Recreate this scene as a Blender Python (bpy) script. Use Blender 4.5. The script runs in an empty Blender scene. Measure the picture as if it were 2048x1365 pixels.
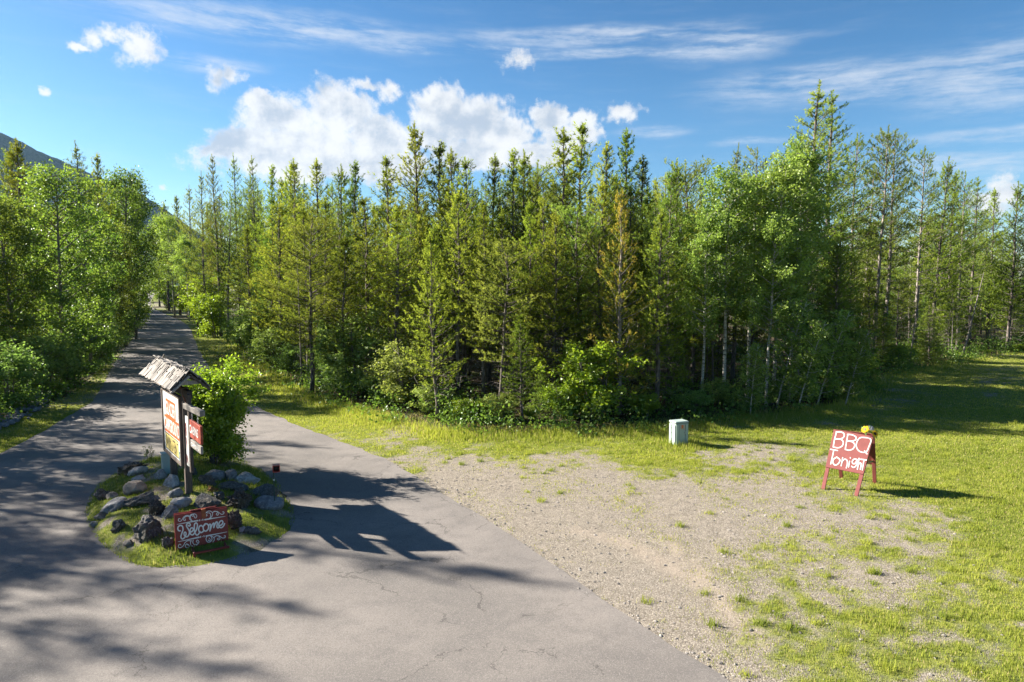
import bpy, bmesh, math, random
import numpy as np
from mathutils import Vector, Matrix

# ------------------------------------------------------------------ camera, sky, sun, exposure
C = bpy.context.scene.collection
SC = bpy.context.scene
F = 1365.33
CAMZ = 5.0
PITCH = math.atan((682.5 - 565.0) / F)
cam_d = bpy.data.cameras.new("camera")
cam = bpy.data.objects.new("camera", cam_d)
C.objects.link(cam)
cam.location = (0, 0, CAMZ)
cam.rotation_euler = (math.pi / 2 - PITCH, 0, 0)
cam_d.lens, cam_d.sensor_width = 24.0, 36.0
cam_d.clip_start, cam_d.clip_end = 0.1, 30000
SC.camera = cam

SUN_EL = math.radians(28.0)
SUN_AZ = math.radians(-73.5)          # from +Y towards +X
SUN_STRENGTH, SKY_STRENGTH, EXPOSURE = 5.0, 0.050, 2.1
sun_dir = Vector((math.sin(SUN_AZ) * math.cos(SUN_EL), math.cos(SUN_AZ) * math.cos(SUN_EL), math.sin(SUN_EL)))
sun_d = bpy.data.lights.new("sun", 'SUN')
sun = bpy.data.objects.new("sun", sun_d)
C.objects.link(sun)
sun.rotation_euler = (-sun_dir).to_track_quat('-Z', 'Y').to_euler()
sun.location = (-60, 20, 60)
sun_d.energy, sun_d.angle, sun_d.color = SUN_STRENGTH, math.radians(0.55), (1.0, 0.93, 0.82)

vs = SC.view_settings
SC.display_settings.display_device = 'sRGB'
vs.view_transform, vs.look = 'Standard', 'None'
vs.exposure, vs.gamma = EXPOSURE, 1.0
vs.use_curve_mapping = False
cy = SC.cycles
cy.max_bounces, cy.diffuse_bounces, cy.glossy_bounces = 7, 4, 2
cy.transmission_bounces, cy.volume_bounces, cy.transparent_max_bounces = 4, 1, 6
cy.use_denoising = True
try:
    cy.denoiser = 'OPENIMAGEDENOISE'
    cy.denoising_input_passes = 'RGB_ALBEDO_NORMAL'
except Exception:
    pass
cy.sample_clamp_indirect = 6
cy.caustics_reflective = cy.caustics_refractive = False


def ray(u, v):
    a, b = u - 1024.0, -(v - 682.5)
    cp, sp = math.cos(PITCH), math.sin(PITCH)
    return np.array([a, F * cp + b * sp, -F * sp + b * cp])


def at(u, v, z=0.0):
    d = ray(u, v)
    s = (z - CAMZ) / d[2]
    return np.array([d[0] * s, d[1] * s, z])


def atY(u, v, Y):
    d = ray(u, v)
    s = Y / d[1]
    return np.array([d[0] * s, Y, CAMZ + d[2] * s])


def project(X, Y, Z):
    cp, sp = math.cos(PITCH), math.sin(PITCH)
    dz = Z - CAMZ
    dep = Y * cp - dz * sp
    up = Y * sp + dz * cp
    dep = np.maximum(dep, 0.05)
    return 1024 + F * X / dep, 682.5 - F * up / dep


# ---- node helper
class NT:
    def __init__(s, tree):
        s.t = tree
        s.n = tree.nodes
        s.l = tree.links

    def node(s, typ, **kw):
        x = s.n.new(typ)
        for k, v in kw.items():
            setattr(x, k, v)
        return x

    def put(s, sock, val):
        if isinstance(val, bpy.types.NodeSocket):
            s.l.new(val, sock)
        elif val is not None:
            if isinstance(val, (tuple, list)) and len(val) == 3 and sock.type == 'RGBA':
                val = (*val, 1)
            sock.default_value = val

    def math(s, op, a, b=None, c=None, clamp=False):
        x = s.node('ShaderNodeMath', operation=op, use_clamp=clamp)
        s.put(x.inputs[0], a)
        if b is not None: s.put(x.inputs[1], b)
        if c is not None: s.put(x.inputs[2], c)
        return x.outputs[0]

    def vmath(s, op, a, b=None):
        x = s.node('ShaderNodeVectorMath', operation=op)
        s.put(x.inputs[0], a)
        if b is not None: s.put(x.inputs[1], b)
        return x.outputs['Value'] if op in ('LENGTH', 'DOT_PRODUCT', 'DISTANCE') else x.outputs[0]

    def mix(s, fac, a, b, blend='MIX'):
        x = s.node('ShaderNodeMix', data_type='RGBA', blend_type=blend)
        s.put(x.inputs[0], fac)
        s.put(x.inputs[6], a)
        s.put(x.inputs[7], b)
        return x.outputs[2]

    def noise(s, vec, scale, detail=4, rough=0.55, dist=0.0, out=0):
        x = s.node('ShaderNodeTexNoise')
        if vec is not None: s.put(x.inputs['Vector'], vec)
        x.inputs['Scale'].default_value = scale
        x.inputs['Detail'].default_value = detail
        x.inputs['Roughness'].default_value = rough
        x.inputs['Distortion'].default_value = dist
        return x.outputs[out]

    def voro(s, vec, scale, feature='F1', out='Distance'):
        x = s.node('ShaderNodeTexVoronoi', feature=feature)
        if vec is not None: s.put(x.inputs['Vector'], vec)
        x.inputs['Scale'].default_value = scale
        return x.outputs[out]

    def ramp(s, fac, lo, hi, a=0.0, b=1.0, smooth=True):
        x = s.node('ShaderNodeMapRange', interpolation_type='SMOOTHSTEP' if smooth else 'LINEAR')
        s.put(x.inputs[0], fac)
        for i, q in enumerate((lo, hi, a, b)):
            s.put(x.inputs[i + 1], q)
        return x.outputs[0]

    def mapping(s, vec, scale=(1, 1, 1), loc=(0, 0, 0), rot=(0, 0, 0)):
        x = s.node('ShaderNodeMapping')
        s.put(x.inputs[0], vec)
        x.inputs[1].default_value, x.inputs[2].default_value, x.inputs[3].default_value = loc, rot, scale
        return x.outputs[0]


# ---- world: Nishita sky with clouds
W = bpy.data.worlds.new("World")
SC.world = W
W.use_nodes = True
w = NT(W.node_tree)
w.n.clear()
sky = w.node('ShaderNodeTexSky', sky_type='NISHITA')
sky.sun_disc = False
sky.sun_elevation, sky.sun_rotation = SUN_EL, SUN_AZ
sky.altitude = 1000
sky.air_density, sky.dust_density, sky.ozone_density = 1.0, 0.8, 2.6
hsv = w.node('ShaderNodeHueSaturation')
hsv.inputs['Saturation'].default_value = 1.27
hsv.inputs['Hue'].default_value = 0.497
w.l.new(sky.outputs[0], hsv.inputs['Color'])
gam = w.node('ShaderNodeGamma')
gam.inputs['Gamma'].default_value = 1.15
w.l.new(w.vmath('MULTIPLY', hsv.outputs[0], (0.2, 0.2, 0.2)), gam.inputs['Color'])
skycol = w.vmath('MULTIPLY', gam.outputs[0], (3.65, 3.6, 3.5))
tc = w.node('ShaderNodeTexCoord')
sep = w.node('ShaderNodeSeparateXYZ')
w.l.new(tc.outputs['Generated'], sep.inputs[0])
azim = w.math('ARCTAN2', sep.outputs[0], sep.outputs[1])
elev = w.math('ARCSINE', sep.outputs[2])
comb = w.node('ShaderNodeCombineXYZ')
w.put(comb.inputs[0], azim)
w.put(comb.inputs[1], elev)
AE = comb.outputs[0]


def pix_ae(u, v):
    d = ray(u, v)
    d = d / np.linalg.norm(d)
    return math.atan2(d[0], d[1]), math.asin(d[2])


def warp(vec, scale, amt):
    n = w.noise(vec, scale, 5, 0.6, out=1)
    return w.vmath('ADD', vec, w.vmath('MULTIPLY', w.vmath('SUBTRACT', n, (0.5, 0.5, 0.5)), (amt, amt * 0.8, 0)))


def blob_field(vec, blobs):
    acc = None
    for (u, v, ru, rv) in blobs:
        a, e = pix_ae(u, v)
        a2, _ = pix_ae(u + ru, v)
        _, e2 = pix_ae(u, v - rv)
        ra, re = max(abs(a2 - a), 1e-3), max(abs(e2 - e), 1e-3)
        d = w.vmath('LENGTH', w.vmath('MULTIPLY', w.vmath('SUBTRACT', vec, (a, e, 0)), (1 / ra, 1 / re, 0)))
        k = w.math('SUBTRACT', 1.0, d)
        acc = k if acc is None else w.math('MAXIMUM', acc, k)
    return acc


CUM = [(560, 235, 88, 50), (680, 222, 84, 58), (620, 285, 150, 55), (490, 290, 95, 38), (745, 262, 62, 50), (780, 290, 66, 46),
       (515, 205, 40, 28), (745, 325, 140, 52), (610, 325, 200, 48), (440, 302, 60, 22), (892, 225, 76, 60), (945, 245, 100, 66),
       (1005, 268, 68, 44), (870, 265, 48, 48), (1100, 235, 40, 36), (1172, 250, 42, 36), (1125, 278, 56, 30), (960, 308, 120, 36),
       (1080, 308, 90, 34)]
SMALL = [(775, 180, 34, 26), (735, 163, 34, 14), (272, 92, 58, 48), (212, 66, 52, 30), (182, 74, 22, 34),
         (160, 98, 20, 10), (438, 156, 28, 32), (464, 145, 24, 22), (1040, 122, 38, 20), (1240, 222, 40, 22), (85, 188, 17, 12),
         (2012, 378, 50, 34), (323, 373, 16, 9), (1990, 400, 70, 26)]
AEw = warp(warp(AE, 11.0, 0.045), 55.0, 0.024)
dens = w.math('MAXIMUM', w.math('MULTIPLY', blob_field(AEw, CUM), 1.6), w.math('SUBTRACT', w.math('MULTIPLY', blob_field(AEw, SMALL), 0.85), 0.12))
n1 = w.noise(AE, 24, 9, 0.6)
n2 = w.noise(w.vmath('ADD', AE, (-0.011, 0.013, 0)), 24, 9, 0.6)
dens = w.math('ADD', dens, w.math('MULTIPLY', w.math('SUBTRACT', n1, 0.5), 1.5))
dens = w.math('ADD', dens, w.math('MULTIPLY', w.math('SUBTRACT', w.noise(AE, 95, 6, 0.68), 0.5), 1.3))
cmask = w.ramp(dens, -0.22, 0.62)
n4 = w.noise(AE, 10, 3, 0.5)
n5 = w.noise(w.vmath('ADD', AE, (-0.026, 0.030, 0)), 10, 3, 0.5)
relief = w.math('ADD', w.math('MULTIPLY', w.math('SUBTRACT', n1, n2), 0.8), w.math('MULTIPLY', w.math('SUBTRACT', n4, n5), 0.9))
light = w.ramp(w.math('ADD', w.math('MULTIPLY', relief, 2.8), w.math('MULTIPLY', dens, -0.42)), -1.05, 0.10)
# cirrus: streaks drawn out along the azimuth
CIR = [(1180, 72, 320, 26), (1440, 98, 150, 44), (1250, 105, 420, 14), (1700, 165, 420, 55), (2000, 150, 300, 90), (1310, 265, 90, 16),
       (1500, 285, 80, 10), (2000, 265, 260, 22), (1950, 320, 200, 35), (560, 60, 420, 42), (900, 100, 300, 14), (420, 130, 120, 20)]
AEs = w.mapping(AE, scale=(1, 1, 1), rot=(0, 0, math.radians(2.5)))
st = w.noise(w.mapping(warp(AEs, 5, 0.03), scale=(3.0, 24.0, 1.0)), 2.6, 7, 0.62)
st2 = w.noise(w.mapping(AE, scale=(10, 30, 1.0)), 5.0, 6, 0.65)
cir = blob_field(warp(AE, 4.0, 0.05), CIR)
cirm = w.math('MULTIPLY', w.ramp(cir, -0.25, 0.75), w.ramp(w.math('ADD', st, w.math('MULTIPLY', st2, 0.25)), 0.42, 0.90))
cirm = w.math('MULTIPLY', cirm, 0.82)
veil = w.math('MULTIPLY', w.ramp(st, 0.45, 0.85), 0.10)
cirm = w.math('MAXIMUM', cirm, veil)
whi = w.mix(light, (2.35, 2.65, 3.15), (4.5, 4.45, 4.4))
c1 = w.mix(cirm, skycol, (3.5, 3.75, 4.15))
c2 = w.mix(w.math('MULTIPLY', cmask, 0.97), c1, whi)
bg = w.node('ShaderNodeBackground')
w.l.new(c2, bg.inputs[0])
bg.inputs[1].default_value = SKY_STRENGTH
wo = w.node('ShaderNodeOutputWorld')
w.l.new(bg.outputs[0], wo.inputs[0])

# ------------------------------------------------------------------ numpy helpers
def hash01(ix, iy, iz):
    n = np.sin(ix * 127.1 + iy * 311.7 + iz * 74.7) * 43758.5453
    return n - np.floor(n)


def vnoise(p):
    i = np.floor(p)
    f = p - i
    f = f * f * (3 - 2 * f)
    r = 0
    for dx in (0, 1):
        for dy in (0, 1):
            for dz in (0, 1):
                wgt = (f[:, 0] if dx else 1 - f[:, 0]) * (f[:, 1] if dy else 1 - f[:, 1]) * (f[:, 2] if dz else 1 - f[:, 2])
                r = r + wgt * hash01(i[:, 0] + dx, i[:, 1] + dy, i[:, 2] + dz)
    return r


def fbm(p, oct=4, gain=0.5):
    a, s, r, t = 1.0, 1.0, 0, 0
    for k in range(oct):
        r = r + a * vnoise(p * s + 17.3 * k)
        t += a
        a *= gain
        s *= 2.03
    return r / t


def fbm2(x, y, sc, oct=4, seed=0.0):
    return fbm(np.stack([x * sc + seed, y * sc - seed * 0.7, np.full_like(x, seed * 1.3)], 1), oct)


def add_mesh(name, V, T, mats, parent=None, smooth=False, midx=None, attrs=None, link=True, data_only=False):
    V = np.asarray(V, np.float32).reshape(-1, 3)
    T = np.asarray(T, np.int32).reshape(-1, 3)
    me = bpy.data.meshes.new(name)
    me.vertices.add(len(V))
    me.vertices.foreach_set("co", V.ravel())
    me.loops.add(len(T) * 3)
    me.loops.foreach_set("vertex_index", T.ravel())
    me.polygons.add(len(T))
    me.polygons.foreach_set("loop_start", np.arange(0, len(T) * 3, 3, dtype=np.int32))
    if midx is not None:
        me.polygons.foreach_set("material_index", np.asarray(midx, np.int32))
    me.polygons.foreach_set("use_smooth", np.full(len(T), bool(smooth)))
    for m in (mats if isinstance(mats, (list, tuple)) else [mats]):
        me.materials.append(m)
    for k, a in (attrs or {}).items():
        at_ = me.attributes.new(k, 'FLOAT', 'POINT')
        at_.data.foreach_set("value", np.asarray(a, np.float32))
    me.update(calc_edges=True)
    if data_only:
        return me
    return link_mesh(name, me, parent)


def link_mesh(name, me, parent=None, loc=None):
    o = bpy.data.objects.new(name, me)
    C.objects.link(o)
    if parent is not None:
        o.parent = parent
    if loc is not None:
        o.location = loc
    return o


class MB:
    """collects triangles"""
    def __init__(s):
        s.v, s.t, s.n = [], [], 0

    def add(s, V, T):
        V = np.asarray(V, float).reshape(-1, 3)
        s.v.append(V)
        s.t.append(np.asarray(T, int).reshape(-1, 3) + s.n)
        s.n += len(V)

    def arr(s):
        return np.concatenate(s.v), np.concatenate(s.t)

    def tube(s, P, R, n=6, cap=True):
        P = np.asarray(P, float)
        R = np.broadcast_to(np.asarray(R, float), (len(P),))
        Tn = np.gradient(P, axis=0)
        Tn /= np.linalg.norm(Tn, axis=1)[:, None] + 1e-9
        ref = np.array([0, 0, 1.0]) if abs(Tn[0][2]) < 0.9 else np.array([1.0, 0, 0])
        A = np.cross(Tn, ref)
        A /= np.linalg.norm(A, axis=1)[:, None] + 1e-9
        B = np.cross(Tn, A)
        th = np.arange(n) / n * 2 * math.pi
        V = P[:, None, :] + R[:, None, None] * (np.cos(th)[None, :, None] * A[:, None, :] + np.sin(th)[None, :, None] * B[:, None, :])
        k = len(P)
        i, j = np.meshgrid(np.arange(k - 1), np.arange(n), indexing='ij')
        a = (i * n + j).ravel()
        b = (i * n + (j + 1) % n).ravel()
        T = np.concatenate([np.stack([a, b, b + n], 1), np.stack([a, b + n, a + n], 1)])
        V = V.reshape(-1, 3)
        if cap:
            V = np.concatenate([V, P[:1], P[-1:]])
            c0, c1_ = k * n, k * n + 1
            jj = np.arange(n)
            T = np.concatenate([T, np.stack([np.full(n, c0), (jj + 1) % n, jj], 1),
                                np.stack([np.full(n, c1_), (k - 1) * n + jj, (k - 1) * n + (jj + 1) % n], 1)])
        s.add(V, T)

    def box(s, c, sx, sy, sz, ax=None, bevel=0.0, taper=(1, 1)):
        """box centred at c; ax = 3 axis vectors (rows); bevelled by chamfering"""
        ax = np.eye(3) if ax is None else np.asarray(ax, float)
        bm = bmesh.new()
        bmesh.ops.create_cube(bm, size=1.0)
        for q in bm.verts:
            k = taper if q.co.z > 0 else (1, 1)
            q.co = Vector((q.co.x * sx * k[0], q.co.y * sy * k[1], q.co.z * sz))
        if bevel > 0:
            bmesh.ops.bevel(bm, geom=bm.edges[:], offset=bevel, segments=1, affect='EDGES', profile=0.5)
        bmesh.ops.triangulate(bm, faces=bm.faces[:])
        bm.verts.index_update()
        V = np.array([q.co[:] for q in bm.verts])
        T = np.array([[q.index for q in f.verts] for f in bm.faces])
        bm.free()
        s.add(V @ ax + np.asarray(c, float), T)

    def bar(s, p, q, wd, th, up=(0, 0, 1), bevel=0.004):
        p, q = np.asarray(p, float), np.asarray(q, float)
        d = q - p
        L = np.linalg.norm(d)
        d = d / L
        sd = np.cross(np.asarray(up, float), d)
        if np.linalg.norm(sd) < 1e-4:
            sd = np.array([1.0, 0, 0])
        sd /= np.linalg.norm(sd)
        u2 = np.cross(d, sd)
        s.box((p + q) / 2, L, wd, th, [d, sd, u2], bevel)

    def build(s, name, mat, parent=None, smooth=False, **kw):
        V, T = s.arr()
        return add_mesh(name, V, T, mat, parent, smooth, **kw)


def tag(o, label=None, cat=None, group=None, kind=None):
    if label: o["label"] = label
    if cat: o["category"] = cat
    if group: o["group"] = group
    if kind: o["kind"] = kind
    return o


def empty(name, loc=(0, 0, 0), rz=0.0):
    o = bpy.data.objects.new(name, None)
    o.empty_display_size = 0.2
    C.objects.link(o)
    o.location = loc
    o.rotation_euler = (0, 0, rz)
    return o


# ------------------------------------------------------------------ materials
def material(name):
    m = bpy.data.materials.new(name)
    m.use_nodes = True
    t = NT(m.node_tree)
    t.n.clear()
    out = t.node('ShaderNodeOutputMaterial')
    return m, t, out


def principled(t, out, col, rough=0.8, spec=0.3, bump=None, bstr=0.3, bdist=0.02, metal=0.0):
    p = t.node('ShaderNodeBsdfPrincipled')
    t.put(p.inputs['Base Color'], col)
    t.put(p.inputs['Roughness'], rough)
    t.put(p.inputs['Metallic'], metal)
    p.inputs['Specular IOR Level'].default_value = spec
    if bump is not None:
        b = t.node('ShaderNodeBump')
        b.inputs['Strength'].default_value = bstr
        b.inputs['Distance'].default_value = bdist
        t.put(b.inputs['Height'], bump)
        t.l.new(b.outputs[0], p.inputs['Normal'])
    t.l.new(p.outputs[0], out.inputs[0])
    return p


def simple(name, col, rough=0.6, spec=0.3, var=0.25, scale=14.0, bstr=0.15, grime=None):
    m, t, out = material(name)
    co = t.node('ShaderNodeTexCoord').outputs['Object']
    n = t.noise(co, scale, 5)
    c = t.mix(t.ramp(n, 0.3, 0.75), tuple(x * (1 - var) for x in col), tuple(min(1, x * (1 + var * 0.5)) for x in col))
    if grime:
        c = t.mix(t.ramp(t.noise(co, 3.5, 6, 0.65), 0.52, 0.72, 0, 0.7), c, grime)
    principled(t, out, c, rough, spec, n, bstr, 0.01)
    return m


def wood(name, dark, lite, scale=5.0, axis=(1, 1, 0.12), rough=0.85):
    m, t, out = material(name)
    co = t.node('ShaderNodeTexCoord').outputs['Object']
    v = t.mapping(co, scale=tuple(scale * 6 * a for a in axis))
    n = t.noise(v, 1.6, 6, 0.6, 0.6)
    n2 = t.noise(co, 1.4, 3)
    oi = t.node('ShaderNodeObjectInfo').outputs['Random']
    f = t.math('ADD', t.math('MULTIPLY', n, 0.75), t.math('MULTIPLY', oi, 0.35))
    f = t.math('ADD', f, t.math('MULTIPLY', t.math('SUBTRACT', n2, 0.5), 0.4))
    principled(t, out, t.mix(t.ramp(f, 0.25, 0.9), dark, lite), rough, 0.2, n, 0.45, 0.012)
    return m


def foliage(name, old, new, trans=0.4, gloss=0.0, hue_var=0.05, val_var=0.5, extra=None):
    m, t, out = material(name)
    tint = t.node('ShaderNodeAttribute', attribute_name='tint').outputs['Fac']
    geo = t.node('ShaderNodeNewGeometry')
    oi = t.node('ShaderNodeObjectInfo').outputs['Random']
    co = t.node('ShaderNodeTexCoord').outputs['Object']
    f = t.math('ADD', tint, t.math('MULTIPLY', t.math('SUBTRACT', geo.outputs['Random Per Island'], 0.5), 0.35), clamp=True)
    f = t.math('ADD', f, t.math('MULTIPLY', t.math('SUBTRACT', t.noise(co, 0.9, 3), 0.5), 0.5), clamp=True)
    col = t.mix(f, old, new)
    if extra:
        col = t.mix(t.ramp(tint, 0.86, 0.93), col, extra)
    h = t.node('ShaderNodeHueSaturation')
    t.put(h.inputs['Hue'], t.math('ADD', 0.5 - hue_var * 0.5, t.math('MULTIPLY', oi, hue_var)))
    t.put(h.inputs['Value'], t.math('ADD', 1 - val_var * 0.5, t.math('MULTIPLY', t.math('FRACT', t.math('MULTIPLY', oi, 7.13)), val_var)))
    t.put(h.inputs['Color'], col)
    d = t.node('ShaderNodeBsdfDiffuse')
    t.l.new(h.outputs[0], d.inputs[0])
    tr = t.node('ShaderNodeBsdfTranslucent')
    t.put(tr.inputs[0], t.mix(0.35, h.outputs[0], t.mix(1.0, h.outputs[0], (1.5, 1.6, 0.5), 'MULTIPLY')))
    mx = t.node('ShaderNodeMixShader')
    mx.inputs[0].default_value = trans
    t.l.new(d.outputs[0], mx.inputs[1])
    t.l.new(tr.outputs[0], mx.inputs[2])
    last = mx.outputs[0]
    if gloss > 0:
        g = t.node('ShaderNodeBsdfGlossy')
        g.inputs['Roughness'].default_value = 0.38
        g.inputs['Color'].default_value = (0.9, 0.95, 0.9, 1)
        m2 = t.node('ShaderNodeMixShader')
        m2.inputs[0].default_value = gloss
        t.l.new(last, m2.inputs[1])
        t.l.new(g.outputs[0], m2.inputs[2])
        last = m2.outputs[0]
    t.l.new(last, out.inputs[0])
    return m


def bark(name, dark, lite, white=False):
    m, t, out = material(name)
    co = t.node('ShaderNodeTexCoord').outputs['Object']
    n = t.noise(t.mapping(co, scale=(14, 14, 2.2) if not white else (3, 3, 9)), 1.5, 6, 0.62, 0.3)
    c = t.mix(t.ramp(n, 0.35, 0.62 if white else 0.72), dark, lite)
    if white:
        c = t.mix(t.ramp(t.noise(t.mapping(co, scale=(2, 2, 6)), 2.3, 3), 0.60, 0.66), c, (0.035, 0.03, 0.025))
    principled(t, out, c, 0.9, 0.15, n, 0.6, 0.02)
    return m


M = {}
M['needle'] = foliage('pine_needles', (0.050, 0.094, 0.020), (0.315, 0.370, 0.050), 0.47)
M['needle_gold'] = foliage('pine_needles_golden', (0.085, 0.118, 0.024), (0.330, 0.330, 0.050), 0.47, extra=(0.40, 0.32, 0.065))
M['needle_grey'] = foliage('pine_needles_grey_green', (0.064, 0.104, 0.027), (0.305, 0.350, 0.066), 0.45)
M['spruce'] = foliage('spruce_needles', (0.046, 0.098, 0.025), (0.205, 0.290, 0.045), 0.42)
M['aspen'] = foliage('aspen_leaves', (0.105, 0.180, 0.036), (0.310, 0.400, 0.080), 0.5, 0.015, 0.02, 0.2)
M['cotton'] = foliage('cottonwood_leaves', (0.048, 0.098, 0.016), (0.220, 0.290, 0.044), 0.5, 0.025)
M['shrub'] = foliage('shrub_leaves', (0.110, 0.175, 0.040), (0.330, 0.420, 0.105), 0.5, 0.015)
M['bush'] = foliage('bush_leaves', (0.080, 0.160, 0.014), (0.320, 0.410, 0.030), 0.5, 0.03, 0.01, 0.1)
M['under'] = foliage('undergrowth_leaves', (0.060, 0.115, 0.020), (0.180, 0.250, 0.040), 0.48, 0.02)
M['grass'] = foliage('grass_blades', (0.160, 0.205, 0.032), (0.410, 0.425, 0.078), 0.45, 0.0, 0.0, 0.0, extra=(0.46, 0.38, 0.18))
M['bark'] = bark('pine_bark', (0.050, 0.042, 0.037), (0.230, 0.195, 0.170))
M['bark_grey'] = bark('weathered_bark', (0.10, 0.085, 0.075), (0.33, 0.29, 0.26))
M['bark_white'] = bark('aspen_bark', (0.24, 0.22, 0.18), (0.50, 0.48, 0.42), True)
M['bark_cotton'] = bark('cottonwood_bark', (0.10, 0.085, 0.07), (0.30, 0.26, 0.22))


def mat_ground():
    m, t, out = material('gravel_soil_ground')
    pos = t.node('ShaderNodeNewGeometry').outputs['Position']
    gr = t.node('ShaderNodeAttribute', attribute_name='grass').outputs['Fac']
    li = t.node('ShaderNodeAttribute', attribute_name='litter').outputs['Fac']
    tr = t.node('ShaderNodeAttribute', attribute_name='track').outputs['Fac']
    nb = t.noise(pos, 0.5, 5, 0.6)
    nm = t.noise(pos, 4.0, 6, 0.65)
    vo = t.voro(pos, 60.0, 'F1', 'Color')
    sv = t.node('ShaderNodeSeparateColor')
    t.l.new(vo, sv.inputs[0])
    vd = t.voro(pos, 60.0)
    nf = t.noise(pos, 160, 3, 0.7)
    grav = t.mix(t.ramp(nm, 0.3, 0.7), (0.170, 0.147, 0.116), (0.272, 0.234, 0.185))
    grav = t.mix(t.ramp(nb, 0.35, 0.7, 0, 0.5), grav, (0.215, 0.190, 0.160))
    grav = t.mix(t.ramp(sv.outputs[0], 0.66, 0.78, 0, 0.6), grav, (0.42, 0.37, 0.31))
    grav = t.mix(t.ramp(sv.outputs[1], 0.70, 0.84, 0, 0.65), grav, (0.11, 0.092, 0.075))
    grav = t.mix(t.ramp(nf, 0.55, 0.75, 0, 0.55), grav, (0.10, 0.085, 0.07))
    grav = t.mix(tr, grav, (0.38, 0.31, 0.24))
    gcol = t.mix(t.ramp(nm, 0.35, 0.7), (0.095, 0.125, 0.020), (0.225, 0.235, 0.052))
    gcol = t.mix(t.ramp(nf, 0.5, 0.8, 0, 0.5), gcol, (0.05, 0.05, 0.02))
    lcol = t.mix(t.ramp(nm, 0.35, 0.7), (0.030, 0.022, 0.014), (0.075, 0.054, 0.032))
    lcol = t.mix(t.ramp(nb, 0.45, 0.6, 0, 0.75), lcol, (0.045, 0.065, 0.016))
    gm = t.ramp(t.math('ADD', gr, t.math('MULTIPLY', t.math('SUBTRACT', nm, 0.5), 0.8)), 0.35, 0.75)
    c = t.mix(gm, grav, gcol)
    c = t.mix(t.ramp(t.math('ADD', li, t.math('MULTIPLY', t.math('SUBTRACT', nm, 0.5), 0.5)), 0.3, 0.7), c, lcol)
    h = t.math('ADD', t.math('MULTIPLY', vd, -0.6), t.math('ADD', t.math('MULTIPLY', nm, 1.3), t.math('MULTIPLY', nf, 0.5)))
    principled(t, out, c, 0.95, 0.1, h, 0.75, 0.03)
    return m


def mat_road():
    m, t, out = material('worn_asphalt')
    pos = t.node('ShaderNodeNewGeometry').outputs['Position']
    nb = t.noise(pos, 0.28, 4, 0.55)
    nm = t.noise(pos, 2.2, 6, 0.65)
    nf = t.noise(pos, 55, 4, 0.75)
    vo = t.node('ShaderNodeSeparateColor')
    t.l.new(t.voro(pos, 95.0, 'F1', 'Color'), vo.inputs[0])
    c = t.mix(t.ramp(nb, 0.38, 0.62), (0.142, 0.128, 0.117), (0.200, 0.178, 0.160))
    c = t.mix(t.ramp(nm, 0.42, 0.72, 0, 0.55), c, (0.110, 0.101, 0.095))
    c = t.mix(t.ramp(vo.outputs[0], 0.70, 0.82, 0, 0.4), c, (0.28, 0.255, 0.23))
    c = t.mix(t.ramp(vo.outputs[1], 0.70, 0.84, 0, 0.45), c, (0.085, 0.078, 0.074))
    c = t.mix(t.ramp(nf, 0.52, 0.72, 0, 0.35), c, (0.085, 0.076, 0.070))
    # hairline cracks
    wv = t.vmath('ADD', pos, t.vmath('MULTIPLY', t.vmath('SUBTRACT', t.noise(pos, 1.1, 5, 0.65, out=1), (0.5, 0.5, 0.5)), (1.3, 1.3, 0)))
    ed = t.voro(wv, 0.33, 'DISTANCE_TO_EDGE')
    gate = t.ramp(t.noise(pos, 0.45, 2), 0.40, 0.52)
    thin = t.math('ADD', 0.001, t.math('MULTIPLY', t.noise(pos, 2.0, 2), 0.0045))
    cr = t.math('MULTIPLY', t.math('LESS_THAN', ed, thin), gate)
    wv2 = t.vmath('ADD', pos, t.vmath('MULTIPLY', t.vmath('SUBTRACT', t.noise(pos, 2.6, 5, 0.65, out=1), (0.5, 0.5, 0.5)), (0.6, 0.6, 0)))
    ed2 = t.voro(wv2, 0.85, 'DISTANCE_TO_EDGE')
    cr2 = t.math('MULTIPLY', t.math('LESS_THAN', ed2, 0.004), t.ramp(t.noise(pos, 0.33, 2, 0.5, 0.4), 0.58, 0.64))
    cr = t.math('MAXIMUM', cr, cr2)
    c = t.mix(t.math('MULTIPLY', cr, 0.42), c, (0.022, 0.020, 0.018))
    h = t.math('SUBTRACT', t.math('ADD', t.math('MULTIPLY', nf, 0.7), t.math('MULTIPLY', vo.outputs[0], 0.35)), t.math('MULTIPLY', cr, 1.2))
    principled(t, out, c, 0.88, 0.25, h, 0.55, 0.012)
    return m


def mat_rock(name, dark, lite, lichen=(0.5, 0.5, 0.46), lamt=0.5, moss=0.0, scale=9.0):
    m, t, out = material(name)
    co = t.node('ShaderNodeTexCoord').outputs['Object']
    n = t.noise(co, scale, 8, 0.65, 0.4)
    n2 = t.noise(co, scale * 2.6, 6, 0.7)
    v = t.voro(co, scale * 5)
    c = t.mix(t.ramp(n, 0.3, 0.7), dark, lite)
    c = t.mix(t.ramp(n2, 0.54, 0.64, 0, lamt), c, lichen)
    c = t.mix(t.ramp(v, 0.05, 0.22, 0.5, 0), c, tuple(x * 0.4 for x in dark))
    if moss:
        c = t.mix(t.ramp(t.noise(co, 3.0, 4), 0.5, 0.62, 0, moss), c, (0.085, 0.065, 0.018))
    principled(t, out, c, 0.9, 0.2, t.math('ADD', n, t.math('MULTIPLY', n2, 0.5)), 1.0, 0.06)
    return m


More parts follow.
